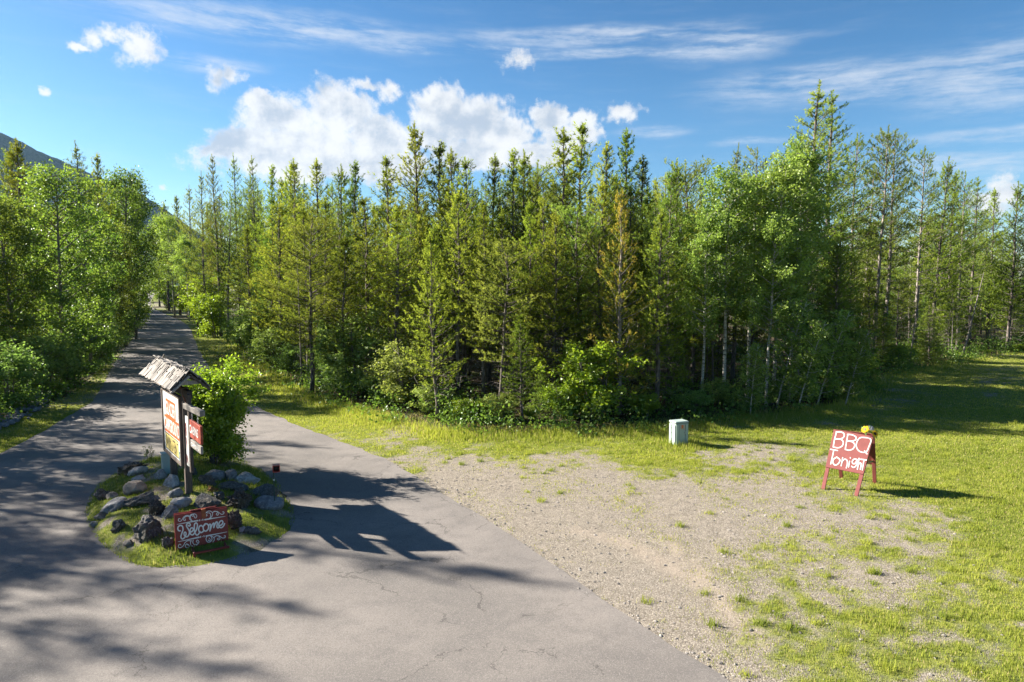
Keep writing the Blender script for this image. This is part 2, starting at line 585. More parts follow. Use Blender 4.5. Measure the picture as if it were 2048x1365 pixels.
M['ground'] = mat_ground()
M['road'] = mat_road()
M['rock_white'] = mat_rock('pale_rock', (0.20, 0.19, 0.18), (0.42, 0.41, 0.39), (0.58, 0.57, 0.53), 0.6)
M['rock_grey'] = mat_rock('grey_rock', (0.11, 0.11, 0.115), (0.24, 0.24, 0.245), (0.45, 0.45, 0.43), 0.45)
M['rock_tan'] = mat_rock('tan_rock', (0.13, 0.115, 0.10), (0.25, 0.22, 0.19), (0.33, 0.31, 0.27), 0.35)
M['rock_dark'] = mat_rock('dark_rock', (0.050, 0.047, 0.045), (0.150, 0.140, 0.130), (0.36, 0.36, 0.35), 0.55, 0.2, 13.0)
M['stump'] = mat_rock('weathered_root_wood', (0.034, 0.030, 0.027), (0.125, 0.108, 0.095), (0.26, 0.235, 0.21), 0.5, 0.35, 14.0)
M['rotten'] = mat_rock('orange_rotten_wood', (0.12, 0.06, 0.02), (0.34, 0.17, 0.06), (0.40, 0.30, 0.18), 0.3, 0.0, 6.0)
M['pebble'] = mat_rock('pebbles', (0.14, 0.125, 0.11), (0.34, 0.31, 0.28), (0.5, 0.48, 0.45), 0.3, 0, 3.0)

# ------------------------------------------------------------------ layout of the ground
ROAD_R = [(317, 575), (312, 584), (306, 595), (301, 603), (300, 611), (308, 618), (320, 624), (338, 632), (358, 639), (368, 646),
          (382, 658), (387, 676), (391, 686), (400, 705), (420, 737), (455, 775), (500, 808), (555, 835), (620, 862), (700, 890),
          (760, 915), (830, 950), (880, 985), (950, 1028), (1010, 1064), (1080, 1112), (1150, 1162), (1240, 1222), (1330, 1286),
          (1420, 1336), (1480, 1378), (1560, 1440), (1700, 1560)]
ROAD_L = [(298, 575), (287, 578), (281, 587), (278, 597), (268, 612), (262, 624), (266, 633), (273, 640), (276, 648), (275, 658), (271, 672),
          (261, 684), (248, 698), (222, 737), (198, 788), (174, 812), (127, 840), (87, 863), (34, 893), (-40, 925), (-160, 975), (-420, 1060)]


def wobble(P, step=0.25, amp=0.085, seed=1.0):
    out = []
    for a, b in zip(P[:-1], P[1:]):
        n = int(min(60, max(1, np.linalg.norm(b - a) / step)))
        for k in range(n):
            out.append(a + (b - a) * k / n)
    out.append(P[-1])
    out = np.array(out)
    nx = fbm2(out[:, 0], out[:, 1], 1.4, 4, seed) - 0.5
    ny = fbm2(out[:, 0], out[:, 1], 1.4, 4, seed + 9) - 0.5
    k = np.clip(out[:, 1] / 12, 0.6, 2.5) * amp * 2
    out[:, 0] += nx * k
    out[:, 1] += ny * k
    return out


def chaikin(P, n=2):
    P = np.asarray(P, float)
    for _ in range(n):
        Q = [P[0]]
        for a, b in zip(P[:-1], P[1:]):
            Q += [a * .75 + b * .25, a * .25 + b * .75]
        Q.append(P[-1])
        P = np.array(Q)
    return P


rr = wobble(chaikin([at(u, v) for u, v in ROAD_R]), seed=2.0)
rl = wobble(chaikin([at(u, v) for u, v in ROAD_L]), seed=5.0)
road_poly = np.concatenate([rl[:, :2], [[-30.0, 6.0], [-30.0, -6.0], [14.0, -6.0]], rr[::-1][:, :2]])


def inside(poly, x, y):
    r = np.zeros(x.shape, bool)
    j = len(poly) - 1
    for i in range(len(poly)):
        xi, yi = poly[i]
        xj, yj = poly[j]
        c = ((yi > y) != (yj > y)) & (x < (xj - xi) * (y - yi) / (yj - yi + 1e-12) + xi)
        r ^= c
        j = i
    return r


from mathutils.geometry import tessellate_polygon
ROADZ = 0.012
pts = [Vector((p[0], p[1], 0)) for p in road_poly]
tris = tessellate_polygon([pts])
nV = len(pts)
V = np.array([[p.x, p.y, ROADZ] for p in pts] + [[p.x, p.y, -0.05] for p in pts])
T = [list(t_) for t_ in tris]
for t_ in T:
    a, b, c = (V[i] for i in t_)
    if np.cross(b - a, c - a)[2] < 0:
        t_.reverse()
for i in range(nV):
    j = (i + 1) % nV
    T += [[i, j, j + nV], [i, j + nV, i + nV]]
road = add_mesh('road', V, T, M['road'])
tag(road, "worn grey asphalt road splitting around the planted island", "road", kind='structure')

# forest edges (world XY), used for litter and for filling the stand
EDGE = [(478, 668), (492, 700), (560, 748), (620, 792), (720, 820), (830, 853), (900, 864), (1000, 868), (1150, 866), (1300, 860), (1400, 848),
        (1520, 832), (1650, 815), (1715, 792), (1752, 752), (1850, 738), (1950, 712), (2048, 704), (2200, 700), (2500, 690)]
edge_w = np.array([at(u, v)[:2] for u, v in EDGE])
forest_poly = np.concatenate([edge_w, [[120, 60], [140, 400], [-75, 420]], [at(330, 600)[:2], at(350, 622)[:2], at(400, 645)[:2]]])
left_edge = np.array([at(u, v)[:2] for u, v in [(275, 590), (255, 625), (250, 650), (238, 680), (212, 710), (188, 750), (140, 790), (80, 815), (0, 850), (-160, 905), (-420, 990), (-700, 1040)]])
left_poly = np.concatenate([left_edge, [[-60, 8], [-260, 60], [-260, 420], [-70, 420]]])

DEN = [(1000, 960, .04), (1200, 960, .04), (1200, 1050, .02), (1100, 1040, .02), (1350, 1000, .04), (1300, 1150, .03), (1450, 1060, .05), (1400, 1200, .12),
       (1500, 1000, .22), (1250, 1150, .02), (1480, 1330, .3), (900, 960, .0), (1560, 960, .32), (700, 840, 1), (600, 800, 1), (900, 870, 1), (1100, 882, .95),
       (1280, 872, .95), (1340, 900, .85), (1450, 868, .7), (1500, 850, .8), (1600, 870, .8), (1200, 905, .65), (1000, 900, .7), (850, 900, .55),
       (1100, 935, .22), (1420, 920, .38), (1800, 900, 1), (1800, 960, .9), (2000, 900, 1), (2000, 1000, 1), (1650, 960, .55), (1700, 1040, .5),
       (1800, 1030, .55), (1900, 1080, .55), (2030, 1100, .9), (1600, 1100, .42), (1750, 1120, .46), (1600, 1200, .52), (1700, 1250, .5), (1650, 1330, .72),
       (1850, 1200, .5), (2000, 1200, .75), (1900, 1330, .5), (2040, 1340, .6), (1500, 1250, .46), (1550, 1300, .68), (1350, 1290, .05), (1700, 800, .9),
       (1900, 780, .85), (2000, 760, .7), (1780, 800, .7), (500, 740, .95), (440, 700, .95), (420, 660, .9), (560, 770, .9), (520, 735, .55),
       (760, 905, .5), (660, 872, .7), (130, 820, .7), (60, 855, .8), (0, 880, .8), (2400, 900, 1), (2500, 1200, .9), (1700, 960, .6), (2030, 830, .9),
       (1620, 1030, .3), (1500, 905, .5), (1300, 905, .7), (1950, 1150, .6), (1780, 1330, .6), (215, 700, .6), (240, 670, .7), (700, 800, 1), (1560, 1060, .36)]
den_w = np.array([list(at(u, v)[:2]) + [d] for u, v, d in DEN])


def grass_density(x, y):
    u, v = project(x, y, np.zeros_like(x))
    num = np.zeros_like(x)
    dn = np.zeros_like(x)
    for (pu, pv, d) in DEN:
        d2 = ((u - pu) / 1.35) ** 2 + (v - pv) ** 2 + 60
        wgt = 1.0 / d2 ** 1.6
        num += wgt * d
        dn += wgt
    g = num / dn
    far = np.clip((y - 60) / 40, 0, 1)
    g = g * (1 - far) + 0.8 * far
    return g


def clump(x, y):
    a = fbm2(x, y, 0.8, 4, 3.0)
    b = fbm2(x, y, 3.2, 3, 8.0)
    c = fbm2(x, y, 9.0, 3, 15.0)
    return np.clip((a * 0.34 + b * 0.34 + c * 0.32 - 0.5) * 5.2, -1, 1)


# the ground sheet
def axis(lo, hi, step, far_lo, far_hi):
    c = list(np.arange(lo, hi + 1e-6, step))
    a, s = [], step
    q = lo
    while q > far_lo:
        s *= 1.35
        q -= s
        a.append(q)
    b, s = [], step
    q = hi
    while q < far_hi:
        s *= 1.35
        q += s
        b.append(q)
    return np.array(a[::-1] + c + b)


gx = axis(-24, 24, 0.22, -1900, 1500)
gy = axis(5, 46, 0.22, -300, 1900)
GX, GY = np.meshgrid(gx, gy)
fx, fy = GX.ravel(), GY.ravel()
gd = grass_density(fx, fy)
inF = inside(forest_poly, fx, fy)
inL = inside(left_poly, fx, fy)
gd = np.where(inF | inL, 0.25, gd)
cl = clump(fx, fy)
gattr = np.clip(gd + cl * 0.6 * (1 - np.abs(gd * 2 - 1) * 0.75), 0, 1)
lit = np.where(inF | inL, 0.85, 0.0)
# bare path over the verge and pale wheel tracks in the gravel
def seg_dist(x, y, a, b):
    a, b = np.asarray(a), np.asarray(b)
    d = b - a
    tt = np.clip(((x - a[0]) * d[0] + (y - a[1]) * d[1]) / (d @ d), 0, 1)
    return np.hypot(x - a[0] - tt * d[0], y - a[1] - tt * d[1])


trk = np.zeros_like(fx)
for p, q, wd in (((1240, 1080), (1420, 1180), .28), ((1150, 1060), (1240, 1085), .2), ((1330, 1080), (1450, 1190), .16), ((1420, 1180), (1520, 1290), .25)):
    dd = seg_dist(fx, fy, at(*p)[:2], at(*q)[:2])
    trk = np.maximum(trk, np.clip(1 - dd / wd, 0, 1) * 0.55)
dd = seg_dist(fx, fy, at(440, 712)[:2], at(590, 775)[:2])
lit = np.maximum(lit, np.clip(1.1 - dd / 1.1, 0, 0.62))
gz = np.zeros_like(fx)
offroad = ~inside(road_poly, fx, fy)
nx_, ny_ = len(gx), len(gy)
i, j = np.meshgrid(np.arange(ny_ - 1), np.arange(nx_ - 1), indexing='ij')
a = (i * nx_ + j).ravel()
T = np.concatenate([np.stack([a, a + 1, a + nx_ + 1], 1), np.stack([a, a + nx_ + 1, a + nx_], 1)])
ground = add_mesh('ground', np.stack([fx, fy, gz], 1), T, M['ground'], attrs={'grass': gattr, 'litter': lit, 'track': trk}, smooth=True)
tag(ground, "gravel pull-out and patchy grass ground beside the road", "ground", kind='structure')

# ------------------------------------------------------------------ the island
ISL = [(172, 1030), (182, 995), (210, 962), (250, 938), (310, 918), (400, 902), (475, 915), (535, 950), (572, 990), (588, 1032), (578, 1066),
       (535, 1095), (470, 1118), (400, 1132), (330, 1139), (270, 1131), (220, 1104), (186, 1066)]
isl = np.array([at(u, v)[:2] for u, v in ISL])
isl = chaikin(np.concatenate([isl, isl[:1]]), 3)[:-1]
icen = isl.mean(0)
iang = np.arctan2(isl[:, 1] - icen[1], isl[:, 0] - icen[0])
irad = np.hypot(isl[:, 0] - icen[0], isl[:, 1] - icen[1])
o_ = np.argsort(iang)
iang, irad = iang[o_], irad[o_]


def island_r(x, y):
    an = np.arctan2(y - icen[1], x - icen[0])
    R = np.interp(an, np.concatenate([iang - 2 * math.pi, iang, iang + 2 * math.pi]), np.tile(irad, 3))
    return np.hypot(x - icen[0], y - icen[1]) / R


def mound(x, y):
    x, y = np.atleast_1d(np.asarray(x, float)), np.atleast_1d(np.asarray(y, float))
    r = np.clip(island_r(x, y), 0, 1)
    h = 0.44 * (1 - r ** 2.0) ** 0.9
    h = h + (fbm2(x, y, 1.6, 3, 4.0) - 0.5) * 0.16 * np.clip((1 - r) * 4, 0, 1)
    return h * np.clip((1 - r) * 12, 0, 1) ** 0.3 + 0.016


def on_mound(u, v):
    z = 0.3
    for _ in range(14):
        p = at(u, v, z)
        z = z * 0.5 + 0.5 * float(mound(p[0], p[1])[0])
    p = at(u, v, z)
    return np.array([p[0], p[1], float(mound(p[0], p[1])[0])])


nr, na = 44, 150
th = np.linspace(-math.pi, math.pi, na, endpoint=False)
Rb = np.interp(th, np.concatenate([iang - 2 * math.pi, iang, iang + 2 * math.pi]), np.tile(irad, 3)) * (1 + 0.02 * np.sin(th * 23) + 0.012 * np.sin(th * 41 + 1))
V = [[icen[0], icen[1], float(mound(icen[0], icen[1])[0])]]
for k in range(1, nr + 1):
    r = k / nr
    X, Y = icen[0] + np.cos(th) * Rb * r, icen[1] + np.sin(th) * Rb * r
    Z = mound(X, Y) if k < nr else np.full(na, 0.005)
    V += np.stack([X, Y, Z], 1).tolist()
T = [[0, 1 + j, 1 + (j + 1) % na] for j in range(na)]
for k in range(nr - 1):
    for j in range(na):
        a, b = 1 + k * na + j, 1 + k * na + (j + 1) % na
        T += [[a, a + na, b + na], [a, b + na, b]]
V = np.array(V)
ig = np.clip(0.72 + (fbm2(V[:, 0], V[:, 1], 1.3, 4, 12.0) - 0.5) * 2.2, 0, 1)
islo = add_mesh('traffic_island', V, T, M['ground'], smooth=True, attrs={'grass': ig, 'litter': np.clip(0.75 - ig, 0, 1), 'track': ig * 0})
tag(islo, "grassy mound of the island in the fork of the road", "mound", kind='structure')

# ------------------------------------------------------------------ far mountain
def mountain():
    prof = [(-900, 60), (-600, 90), (-300, 150), (0, 265), (95, 310), (190, 352), (283, 388), (320, 412), (380, 455), (480, 520), (560, 566)]
    Y0 = 1500.0
    xs, zs = [], []
    for u, v in prof:
        p = atY(u, v, Y0)
        xs.append(p[0]); zs.append(p[2])
    X = np.linspace(xs[0], xs[-1], 150)
    ridge = np.interp(X, xs, zs) * np.interp(X, [xs[0], xs[1]], [0.6, 1])
    rows = 34
    V = []
    for k in range(rows):
        s = k / (rows - 1)
        y = Y0 - 500 * (1 - s)
        n = fbm2(X, np.full_like(X, y), 1 / 130.0, 5, 2.0) - 0.5
        z = ridge * s ** 1.15 + n * 70 * s * (1 - s) * 2 + (fbm2(X, np.full_like(X, y), 1 / 16.0, 3, 6.0) - 0.5) * 7 * s
        V += np.stack([X, np.full_like(X, y), np.maximum(z, -3)], 1).tolist()
    for k in range(1, 12):
        s = k / 11
        y = Y0 + 500 * s
        V += np.stack([X, np.full_like(X, y), np.maximum(ridge * (1 - s), -3)], 1).tolist()
    rows += 11
    n = len(X)
    i, j = np.meshgrid(np.arange(rows - 1), np.arange(n - 1), indexing='ij')
    a = (i * n + j).ravel()
    T = np.concatenate([np.stack([a, a + 1, a + n + 1], 1), np.stack([a, a + n + 1, a + n], 1)])
    m, t, out = material('forested_slope')
    co = t.node('ShaderNodeNewGeometry').outputs['Position']
    nn = t.noise(co, 0.02, 6, 0.65)
    nq = t.noise(co, 0.12, 4, 0.7)
    principled(t, out, t.mix(t.ramp(nn, 0.35, 0.7), (0.022, 0.045, 0.030), (0.05, 0.075, 0.045)), 1.0, 0.0, nq, 1.0, 6.0)
    o = add_mesh('mountain', V, T, m, smooth=True)
    tag(o, "blue forested mountainside far beyond the left trees", "mountain", kind='structure')


mountain()

# ------------------------------------------------------------------ trees
def norm(a):
    return a / (np.linalg.norm(a, axis=-1, keepdims=True) + 1e-9)


def needles(rng, P, D, L, tint, k, nl, wd):
    n = len(P)
    P = np.repeat(P, k, 0)
    Dk = np.repeat(D, k, 0)
    Lk = np.repeat(L, k)
    tk = np.repeat(tint, k)
    R = rng.normal(size=(n * k, 3))
    R -= (R * Dk).sum(1, keepdims=True) * Dk
    R = norm(R)
    s = rng.uniform(0, 1, n * k)
    base = P + Dk * (Lk * s)[:, None]
    ln = nl * rng.uniform(0.7, 1.25, n * k)
    tip = base + (Dk * (0.35 + 0.5 * s)[:, None] + R * 0.85) * ln[:, None]
    wv = np.cross(Dk, R) * (wd * rng.uniform(0.7, 1.3, n * k))[:, None] * 0.5
    V = np.stack([base - wv, base + wv, tip], 1).reshape(-1, 3)
    T = np.arange(len(V)).reshape(-1, 3)
    return V, T, np.repeat(np.where(tk > 0.9, tk, np.minimum(tk + 0.15 * s, 0.84)), 3)


def gen_conifer(seed, H, zbf, Lmax, nb=(4, 6), gap=0.38, el=(-6, 60), curve=0.35, shape='cone', sparse=0.0, dead=14, twig=1.0, k=9, nl=0.10, wd=0.026,
                rad=0.11, droop=0.0, gold=0.0, tips=0.0, lean=0.25, deadL=1.0):
    rng = np.random.default_rng(seed)
    tk = MB()
    zs = np.linspace(0, H, 12)
    sway = np.cumsum(rng.normal(0, 0.03, (12, 2)), 0) * lean * 4
    sway -= np.outer(np.linspace(0, 1, 12), sway[-1])
    path = np.stack([sway[:, 0], sway[:, 1], zs], 1)
    tk.tube(path, rad * (1 - zs / H) ** 0.8 + 0.008, 7)

    def ax(z):
        return np.array([np.interp(z, zs, sway[:, 0]), np.interp(z, zs, sway[:, 1]), z])
    zb = H * zbf
    P, D, L, TI = [], [], [], []
    z = zb
    while z < H * 0.965:
        t = (z - zb) / (H - zb)
        if shape == 'cone':
            pr = min(1, 0.55 + t * 3) * (1 - t) ** 0.82 + 0.02
        elif shape == 'column':
            pr = min(1, 0.5 + t * 2.5) * (1 - t ** 1.2) ** 0.85 * 0.95 + 0.02
        else:
            pr = math.sin(math.pi * min(1, 0.12 + 0.85 * t)) ** 0.7 + 0.05
        nbr = rng.integers(nb[0], nb[1] + 1)
        a0 = rng.uniform(0, 6.28)
        for q in range(nbr):
            if rng.uniform() < sparse:
                continue
            Lb = Lmax * pr * rng.uniform(0.45, 1.22)
            az = a0 + q * 6.283 / nbr + rng.normal(0, 0.3)
            e = math.radians(el[0] + (el[1] - el[0]) * t ** 0.8 + rng.normal(0, 7))
            hd = np.array([math.cos(az), math.sin(az), 0])
            ss = np.linspace(0, 1, 5)
            st0 = ax(min(H * 0.98, z + rng.uniform(-0.12, 0.12)))
            pth = st0 + np.outer(ss * Lb * math.cos(e), hd)
            pth[:, 2] += ss * Lb * math.sin(e) + curve * Lb * ss ** 2 * (1 - t) - droop * Lb * np.sin(ss * 2.4) * (1 - t)
            tk.tube(pth, 0.010 + 0.012 * Lb * (1 - ss), 3, cap=False)
            tan = norm(np.gradient(pth, axis=0))
            sd = np.array([-hd[1], hd[0], 0.0])
            step = 0.17 / twig
            sgn = 1
            for s in np.arange(0.28 if Lb > 0.5 else 0.1, 1.0, step / max(Lb, 0.25)):
                i0 = min(3, int(s * 4))
                f = s * 4 - i0
                p0 = pth[i0] * (1 - f) + pth[i0 + 1] * f
                tg = tan[i0]
                for sgn in (-1, 1):
                    wl = (0.42 * (1 - s) + 0.14) * min(Lb, 1.5) * rng.uniform(0.6, 1.25)
                    dr = norm(tg * 0.75 + sd * sgn * 0.8 + np.array([0, 0, rng.normal(0.12 - droop, 0.18)]))
                    m = max(1, int(wl / 0.15 * twig))
                    for g in range(m):
                        pp = p0 + dr * wl * (g + 0.6) / m + rng.normal(0, 0.03, 3)
                        P.append(pp)
                        D.append(norm(dr * 0.6 + np.array([0, 0, 0.55 - droop]) + rng.normal(0, 0.32, 3)))
                        L.append(rng.uniform(0.15, 0.27) * min(1.0, 0.45 + 0.55 * Lb))
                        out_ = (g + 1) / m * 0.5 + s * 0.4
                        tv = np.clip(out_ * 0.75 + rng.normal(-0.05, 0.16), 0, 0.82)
                        if gold and rng.uniform() < gold * out_:
                            tv = 0.97
                        TI.append(tv)
            for g in range(2):
                P.append(pth[-1] + rng.normal(0, 0.03, 3))
                D.append(norm(tan[-1] + np.array([0, 0, 0.8]) + rng.normal(0, 0.2, 3)))
                L.append(rng.uniform(0.14, 0.26) * (1 + tips))
                TI.append(0.8 if not gold else 0.97)
        z += gap * rng.uniform(0.8, 1.2) * (0.95 + 0.15 * t)
    for z in np.arange(H * 0.95, H + 0.02, 0.07):
        for g in range(1):
            P.append(ax(min(z, H)) + rng.normal(0, 0.012, 3))
            D.append(norm(np.array([0, 0, 1.6]) + rng.normal(0, 0.22, 3)))
            L.append(0.13)
            TI.append(0.7)
    V, T, TT = needles(rng, np.array(P), np.array(D), np.array(L), np.array(TI), k, nl, wd)
    dd = MB()
    for q in range(dead):
        z = rng.uniform(0.06, max(zbf, 0.14) + 0.12) * H
        az = rng.uniform(0, 6.28)
        Ld = rng.uniform(0.4, 1.3) * deadL
        ss = np.linspace(0, 1, 4)
        pth = ax(z) + np.outer(ss * Ld, [math.cos(az), math.sin(az), rng.uniform(-0.35, 0.15)])
        pth += rng.normal(0, 0.03, pth.shape) * ss[:, None]
        pth[:, 2] += 0.2 * Ld * ss ** 2
        dd.tube(pth, 0.011 * (1 - ss * 0.8), 3, cap=False)
        for h in range(4):
            b0 = pth[rng.integers(1, 4)]
            d0 = norm(rng.normal(size=3) + np.array([math.cos(az), math.sin(az), 0])) * rng.uniform(0.15, 0.5) * deadL
            dd.tube([b0, b0 + d0], [0.006, 0.003], 3, cap=False)
    return dict(H=H, trunk=tk.arr(), crown=(V, T, TT), dead=dd.arr() if dead else None)


def leaves(rng, P, N, size, tint):
    n = len(P)
    A = rng.normal(size=(n, 3))
    A -= (A * N).sum(1, keepdims=True) * N
    A = norm(A)
    B = np.cross(N, A)
    s = size * rng.uniform(0.65, 1.25, n)[:, None]
    V = np.stack([P - A * s * 0.55, P + B * s * 0.42, P + A * s * 0.6 + N * s * 0.12, P - B * s * 0.42], 1).reshape(-1, 3)
    b = np.arange(n)[:, None] * 4
    T = np.concatenate([b + [0, 1, 2], b + [0, 2, 3]], 1).reshape(-1, 3)
    return V, T, np.repeat(tint, 4)


def gen_broadleaf(seed, H, zbf, R, nlimb=34, ntwig=10, nleaf=17, size=0.075, rad=0.10, lean=0.4, stems=1, shape=1.0, spread=0.10, up=0.9, tw=(0.25, 0.7)):
    rng = np.random.default_rng(seed)
    tk = MB()
    P, TI = [], []
    for sgm in range(stems):
        hs = H * (1 if sgm == 0 else rng.uniform(0.7, 0.97))
        a = rng.uniform(0, 6.28)
        off = np.array([math.cos(a), math.sin(a)]) * (0 if stems == 1 else rng.uniform(0.05, 0.22) * min(1, R))
        ln = np.array([math.cos(a), math.sin(a)]) * (lean * rng.uniform(0.3, 1) if stems == 1 else R * rng.uniform(0.15, 0.6))
        zz = np.linspace(0, 1, 10)
        sw = np.cumsum(rng.normal(0, 0.02, (10, 2)), 0) * H * 0.12
        path = np.stack([off[0] + ln[0] * zz ** 1.3 + sw[:, 0], off[1] + ln[1] * zz ** 1.3 + sw[:, 1], zz * hs], 1)
        path[0, 2] -= 0.05
        tk.tube(path, (rad * (1 - zz) ** 0.75 + 0.008) * (1 if stems == 1 else 0.8), 6)
        nl_ = max(3, nlimb // stems)
        zb = hs * zbf
        for q in range(nl_):
            t = (q + rng.uniform(0, 1)) / nl_
            z = zb + (hs * 0.97 - zb) * t
            prof = (math.sin(math.pi * min(1, 0.16 + 0.80 * t)) ** 0.75) * shape + 0.08
            Lb = R * prof * rng.uniform(0.55, 1.2)
            az = q * 2.399 + rng.normal(0, 0.4)
            f = z / hs * 9
            i0 = min(8, int(f))
            st0 = path[i0] * (1 - (f - i0)) + path[i0 + 1] * (f - i0)
            hd = np.array([math.cos(az), math.sin(az), 0])
            ss = np.linspace(0, 1, 5)
            e = math.radians(rng.uniform(20, 55) * up)
            pth = st0 + np.outer(ss * Lb * math.cos(e), hd)
            pth[:, 2] += ss * Lb * math.sin(e) - 0.12 * Lb * ss ** 2 * (1 - up)
            pth += rng.normal(0, 0.04, pth.shape) * ss[:, None] * Lb
            tk.tube(pth, 0.006 + rad * 0.28 * (1 - ss) * min(1, Lb / R + 0.2), 4, cap=False)
            for h in range(max(3, int(ntwig * (0.4 + 0.6 * prof)))):
                s = rng.uniform(0.25, 1.0)
                i1 = min(3, int(s * 4))
                b0 = pth[i1] * (1 - (s * 4 - i1)) + pth[i1 + 1] * (s * 4 - i1)
                d0 = norm(rng.normal(size=3) * 0.8 + hd * 0.6 + np.array([0, 0, 0.35 * up])) * rng.uniform(*tw)
                if rng.uniform() < 0.5:
                    tk.tube([b0, b0 + d0], [0.006, 0.003], 3, cap=False)
                m = int(nleaf * rng.uniform(0.6, 1.4))
                u = rng.uniform(0.2, 1.1, m)[:, None]
                P.append(b0 + d0 * u + rng.normal(0, spread, (m, 3)))
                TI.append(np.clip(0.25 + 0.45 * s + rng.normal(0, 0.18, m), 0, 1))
    P, TI = np.concatenate(P), np.concatenate(TI)
    P[:, 2] = np.maximum(P[:, 2], 0.03)
    N = norm(rng.normal(size=P.shape) + np.array([0, 0, 0.7]))
    V, T, TT = leaves(rng, P, N, size, TI)
    return dict(H=H, trunk=tk.arr(), crown=(V, T, TT), dead=None)


PROTO = {}


def proto(key, g, crown_mat, trunk_mat, dead_mat=None):
    d = dict(H=g['H'])
    d['trunk'] = add_mesh('trunk', *g['trunk'], trunk_mat, smooth=True, data_only=True)
    V, T, TT = g['crown']
    d['crown'] = add_mesh('crown', V, T, crown_mat, attrs={'tint': TT}, data_only=True)
    if g['dead'] is not None:
        d['dead'] = add_mesh('dead_branches', *g['dead'], dead_mat or M['bark_grey'], data_only=True)
    PROTO.setdefault(key, []).append(d)


for sd in range(4):
    proto('pine', gen_conifer(10 + sd, 11, (0.20, 0.28, 0.16, 0.34)[sd], (1.95, 1.65, 2.15, 1.75)[sd], shape=('cone', 'column', 'cone', 'column')[sd], rad=0.085, dead=22,
                              tips=0.3, gap=0.36, k=14, nl=0.088, wd=0.031, twig=0.95), M['needle'], M['bark'])
proto('pine', gen_conifer(15, 11, 0.30, 1.9, shape='round', sparse=0.12, rad=0.09, dead=30, gap=0.38, k=14, nl=0.09, wd=0.031, twig=0.95, el=(-12, 50)), M['needle_grey'], M['bark'])
proto('pine', gen_conifer(16, 11, 0.10, 2.0, shape='cone', sparse=0.05, rad=0.09, dead=16, gap=0.38, k=14, nl=0.09, wd=0.031, twig=0.95, curve=0.55, tips=0.5), M['needle'], M['bark'])
for sd in range(2):
    proto('pine_slim', gen_conifer(20 + sd, 9, 0.2, 1.15, nb=(4, 5), gap=0.36, k=14, nl=0.088, wd=0.031, twig=0.95, rad=0.055, dead=14, tips=0.8, el=(0, 60)), M['needle'], M['bark'])
proto('pine_gold', gen_conifer(30, 11, 0.05, 2.0, k=15, nl=0.085, wd=0.030, twig=0.80, nb=(4, 6), gap=0.40, rad=0.12, dead=26, gold=0.38, tips=0.3), M['needle_gold'], M['bark_grey'])
for sd in range(3):
    proto('pine_tall', gen_conifer(40 + sd, 14, (0.26, 0.34, 0.22)[sd], (1.75, 1.6, 1.95)[sd], nb=(3, 5), nl=0.10, wd=0.034, gap=0.42, shape='round', sparse=(0.10, 0.15, 0.06)[sd], rad=0.12, dead=36,
                                   el=(-14, 50), curve=0.25, twig=0.85, k=15, deadL=0.9), M['needle_grey'], M['bark_grey'])
proto('pine_big', gen_conifer(50, 15, 0.22, 2.5, nl=0.095, wd=0.032, nb=(4, 6), gap=0.42, shape='cone', sparse=0.03, rad=0.16, dead=22, twig=0.80, k=15, el=(-8, 48)), M['needle_grey'], M['bark'])
proto('pine_big', gen_conifer(51, 15, 0.30, 2.2, nl=0.095, wd=0.032, nb=(4, 6), gap=0.42, shape='column', sparse=0.05, rad=0.15, dead=22, twig=0.80, k=15, el=(-8, 48)), M['needle_grey'], M['bark'])
for sd in range(2):
    proto('spruce', gen_conifer(60 + sd, 10, 0.04, 1.85, nb=(5, 7), gap=0.27, el=(-16, 45), curve=0.12, droop=0.12, rad=0.10, dead=0, twig=1.05, k=8, nl=0.10, wd=0.036), M['spruce'], M['bark'])
proto('young_fir', gen_conifer(66, 4, 0.03, 0.95, nb=(5, 7), gap=0.20, el=(-10, 45), curve=0.15, rad=0.05, dead=0, twig=1.3, k=8, nl=0.08, wd=0.030), M['spruce'], M['bark'])
for sd in range(3):
    proto('aspen', gen_broadleaf(70 + sd, 10, (0.36, 0.44, 0.32)[sd], (1.75, 1.5, 1.65)[sd], 52, 13, 21, 0.10, 0.085), M['aspen'], M['bark_white'])
proto('aspen_young', gen_broadleaf(76, 5, 0.14, 1.0, 30, 8, 15, 0.10, 0.030, lean=0.7, tw=(0.2, 0.55)), M['aspen'], M['bark_white'])
for sd in range(3):
    proto('cottonwood', gen_broadleaf(80 + sd, 10.5, (0.10, 0.16, 0.12)[sd], (2.5, 2.2, 2.4)[sd], 62, 14, 24, 0.105, 0.11, spread=0.14), M['cotton'], M['bark_cotton'])
for sd in range(3):
    proto('shrub', gen_broadleaf(90 + sd, 3, 0.08, 1.2, 46, 9, 20, 0.095, 0.035, stems=5, tw=(0.18, 0.5), spread=0.09), M['shrub'], M['bark_cotton'])
for sd in range(2):
    proto('leafy_bush', gen_broadleaf(96 + sd, 2.6, 0.06, 1.05, 46, 11, 20, 0.085, 0.03, stems=6, tw=(0.15, 0.42), spread=0.08), M['bush'], M['bark_cotton'])

rnd = random.Random(7)
tree_xy = []
TN = {'pine': 'pine_tree', 'pine_slim': 'pine_tree', 'pine_gold': 'pine_tree', 'pine_tall': 'pine_tree', 'pine_big': 'pine_tree', 'spruce': 'spruce_tree',
      'young_fir': 'fir_sapling', 'aspen': 'aspen_tree', 'aspen_young': 'aspen_tree', 'cottonwood': 'cottonwood_tree', 'shrub': 'shrub', 'leafy_bush': 'bush'}
CAT = {'pine_tree': 'pine tree', 'spruce_tree': 'spruce tree', 'fir_sapling': 'fir sapling', 'aspen_tree': 'aspen tree', 'cottonwood_tree': 'cottonwood tree', 'shrub': 'shrub',
       'bush': 'bush'}


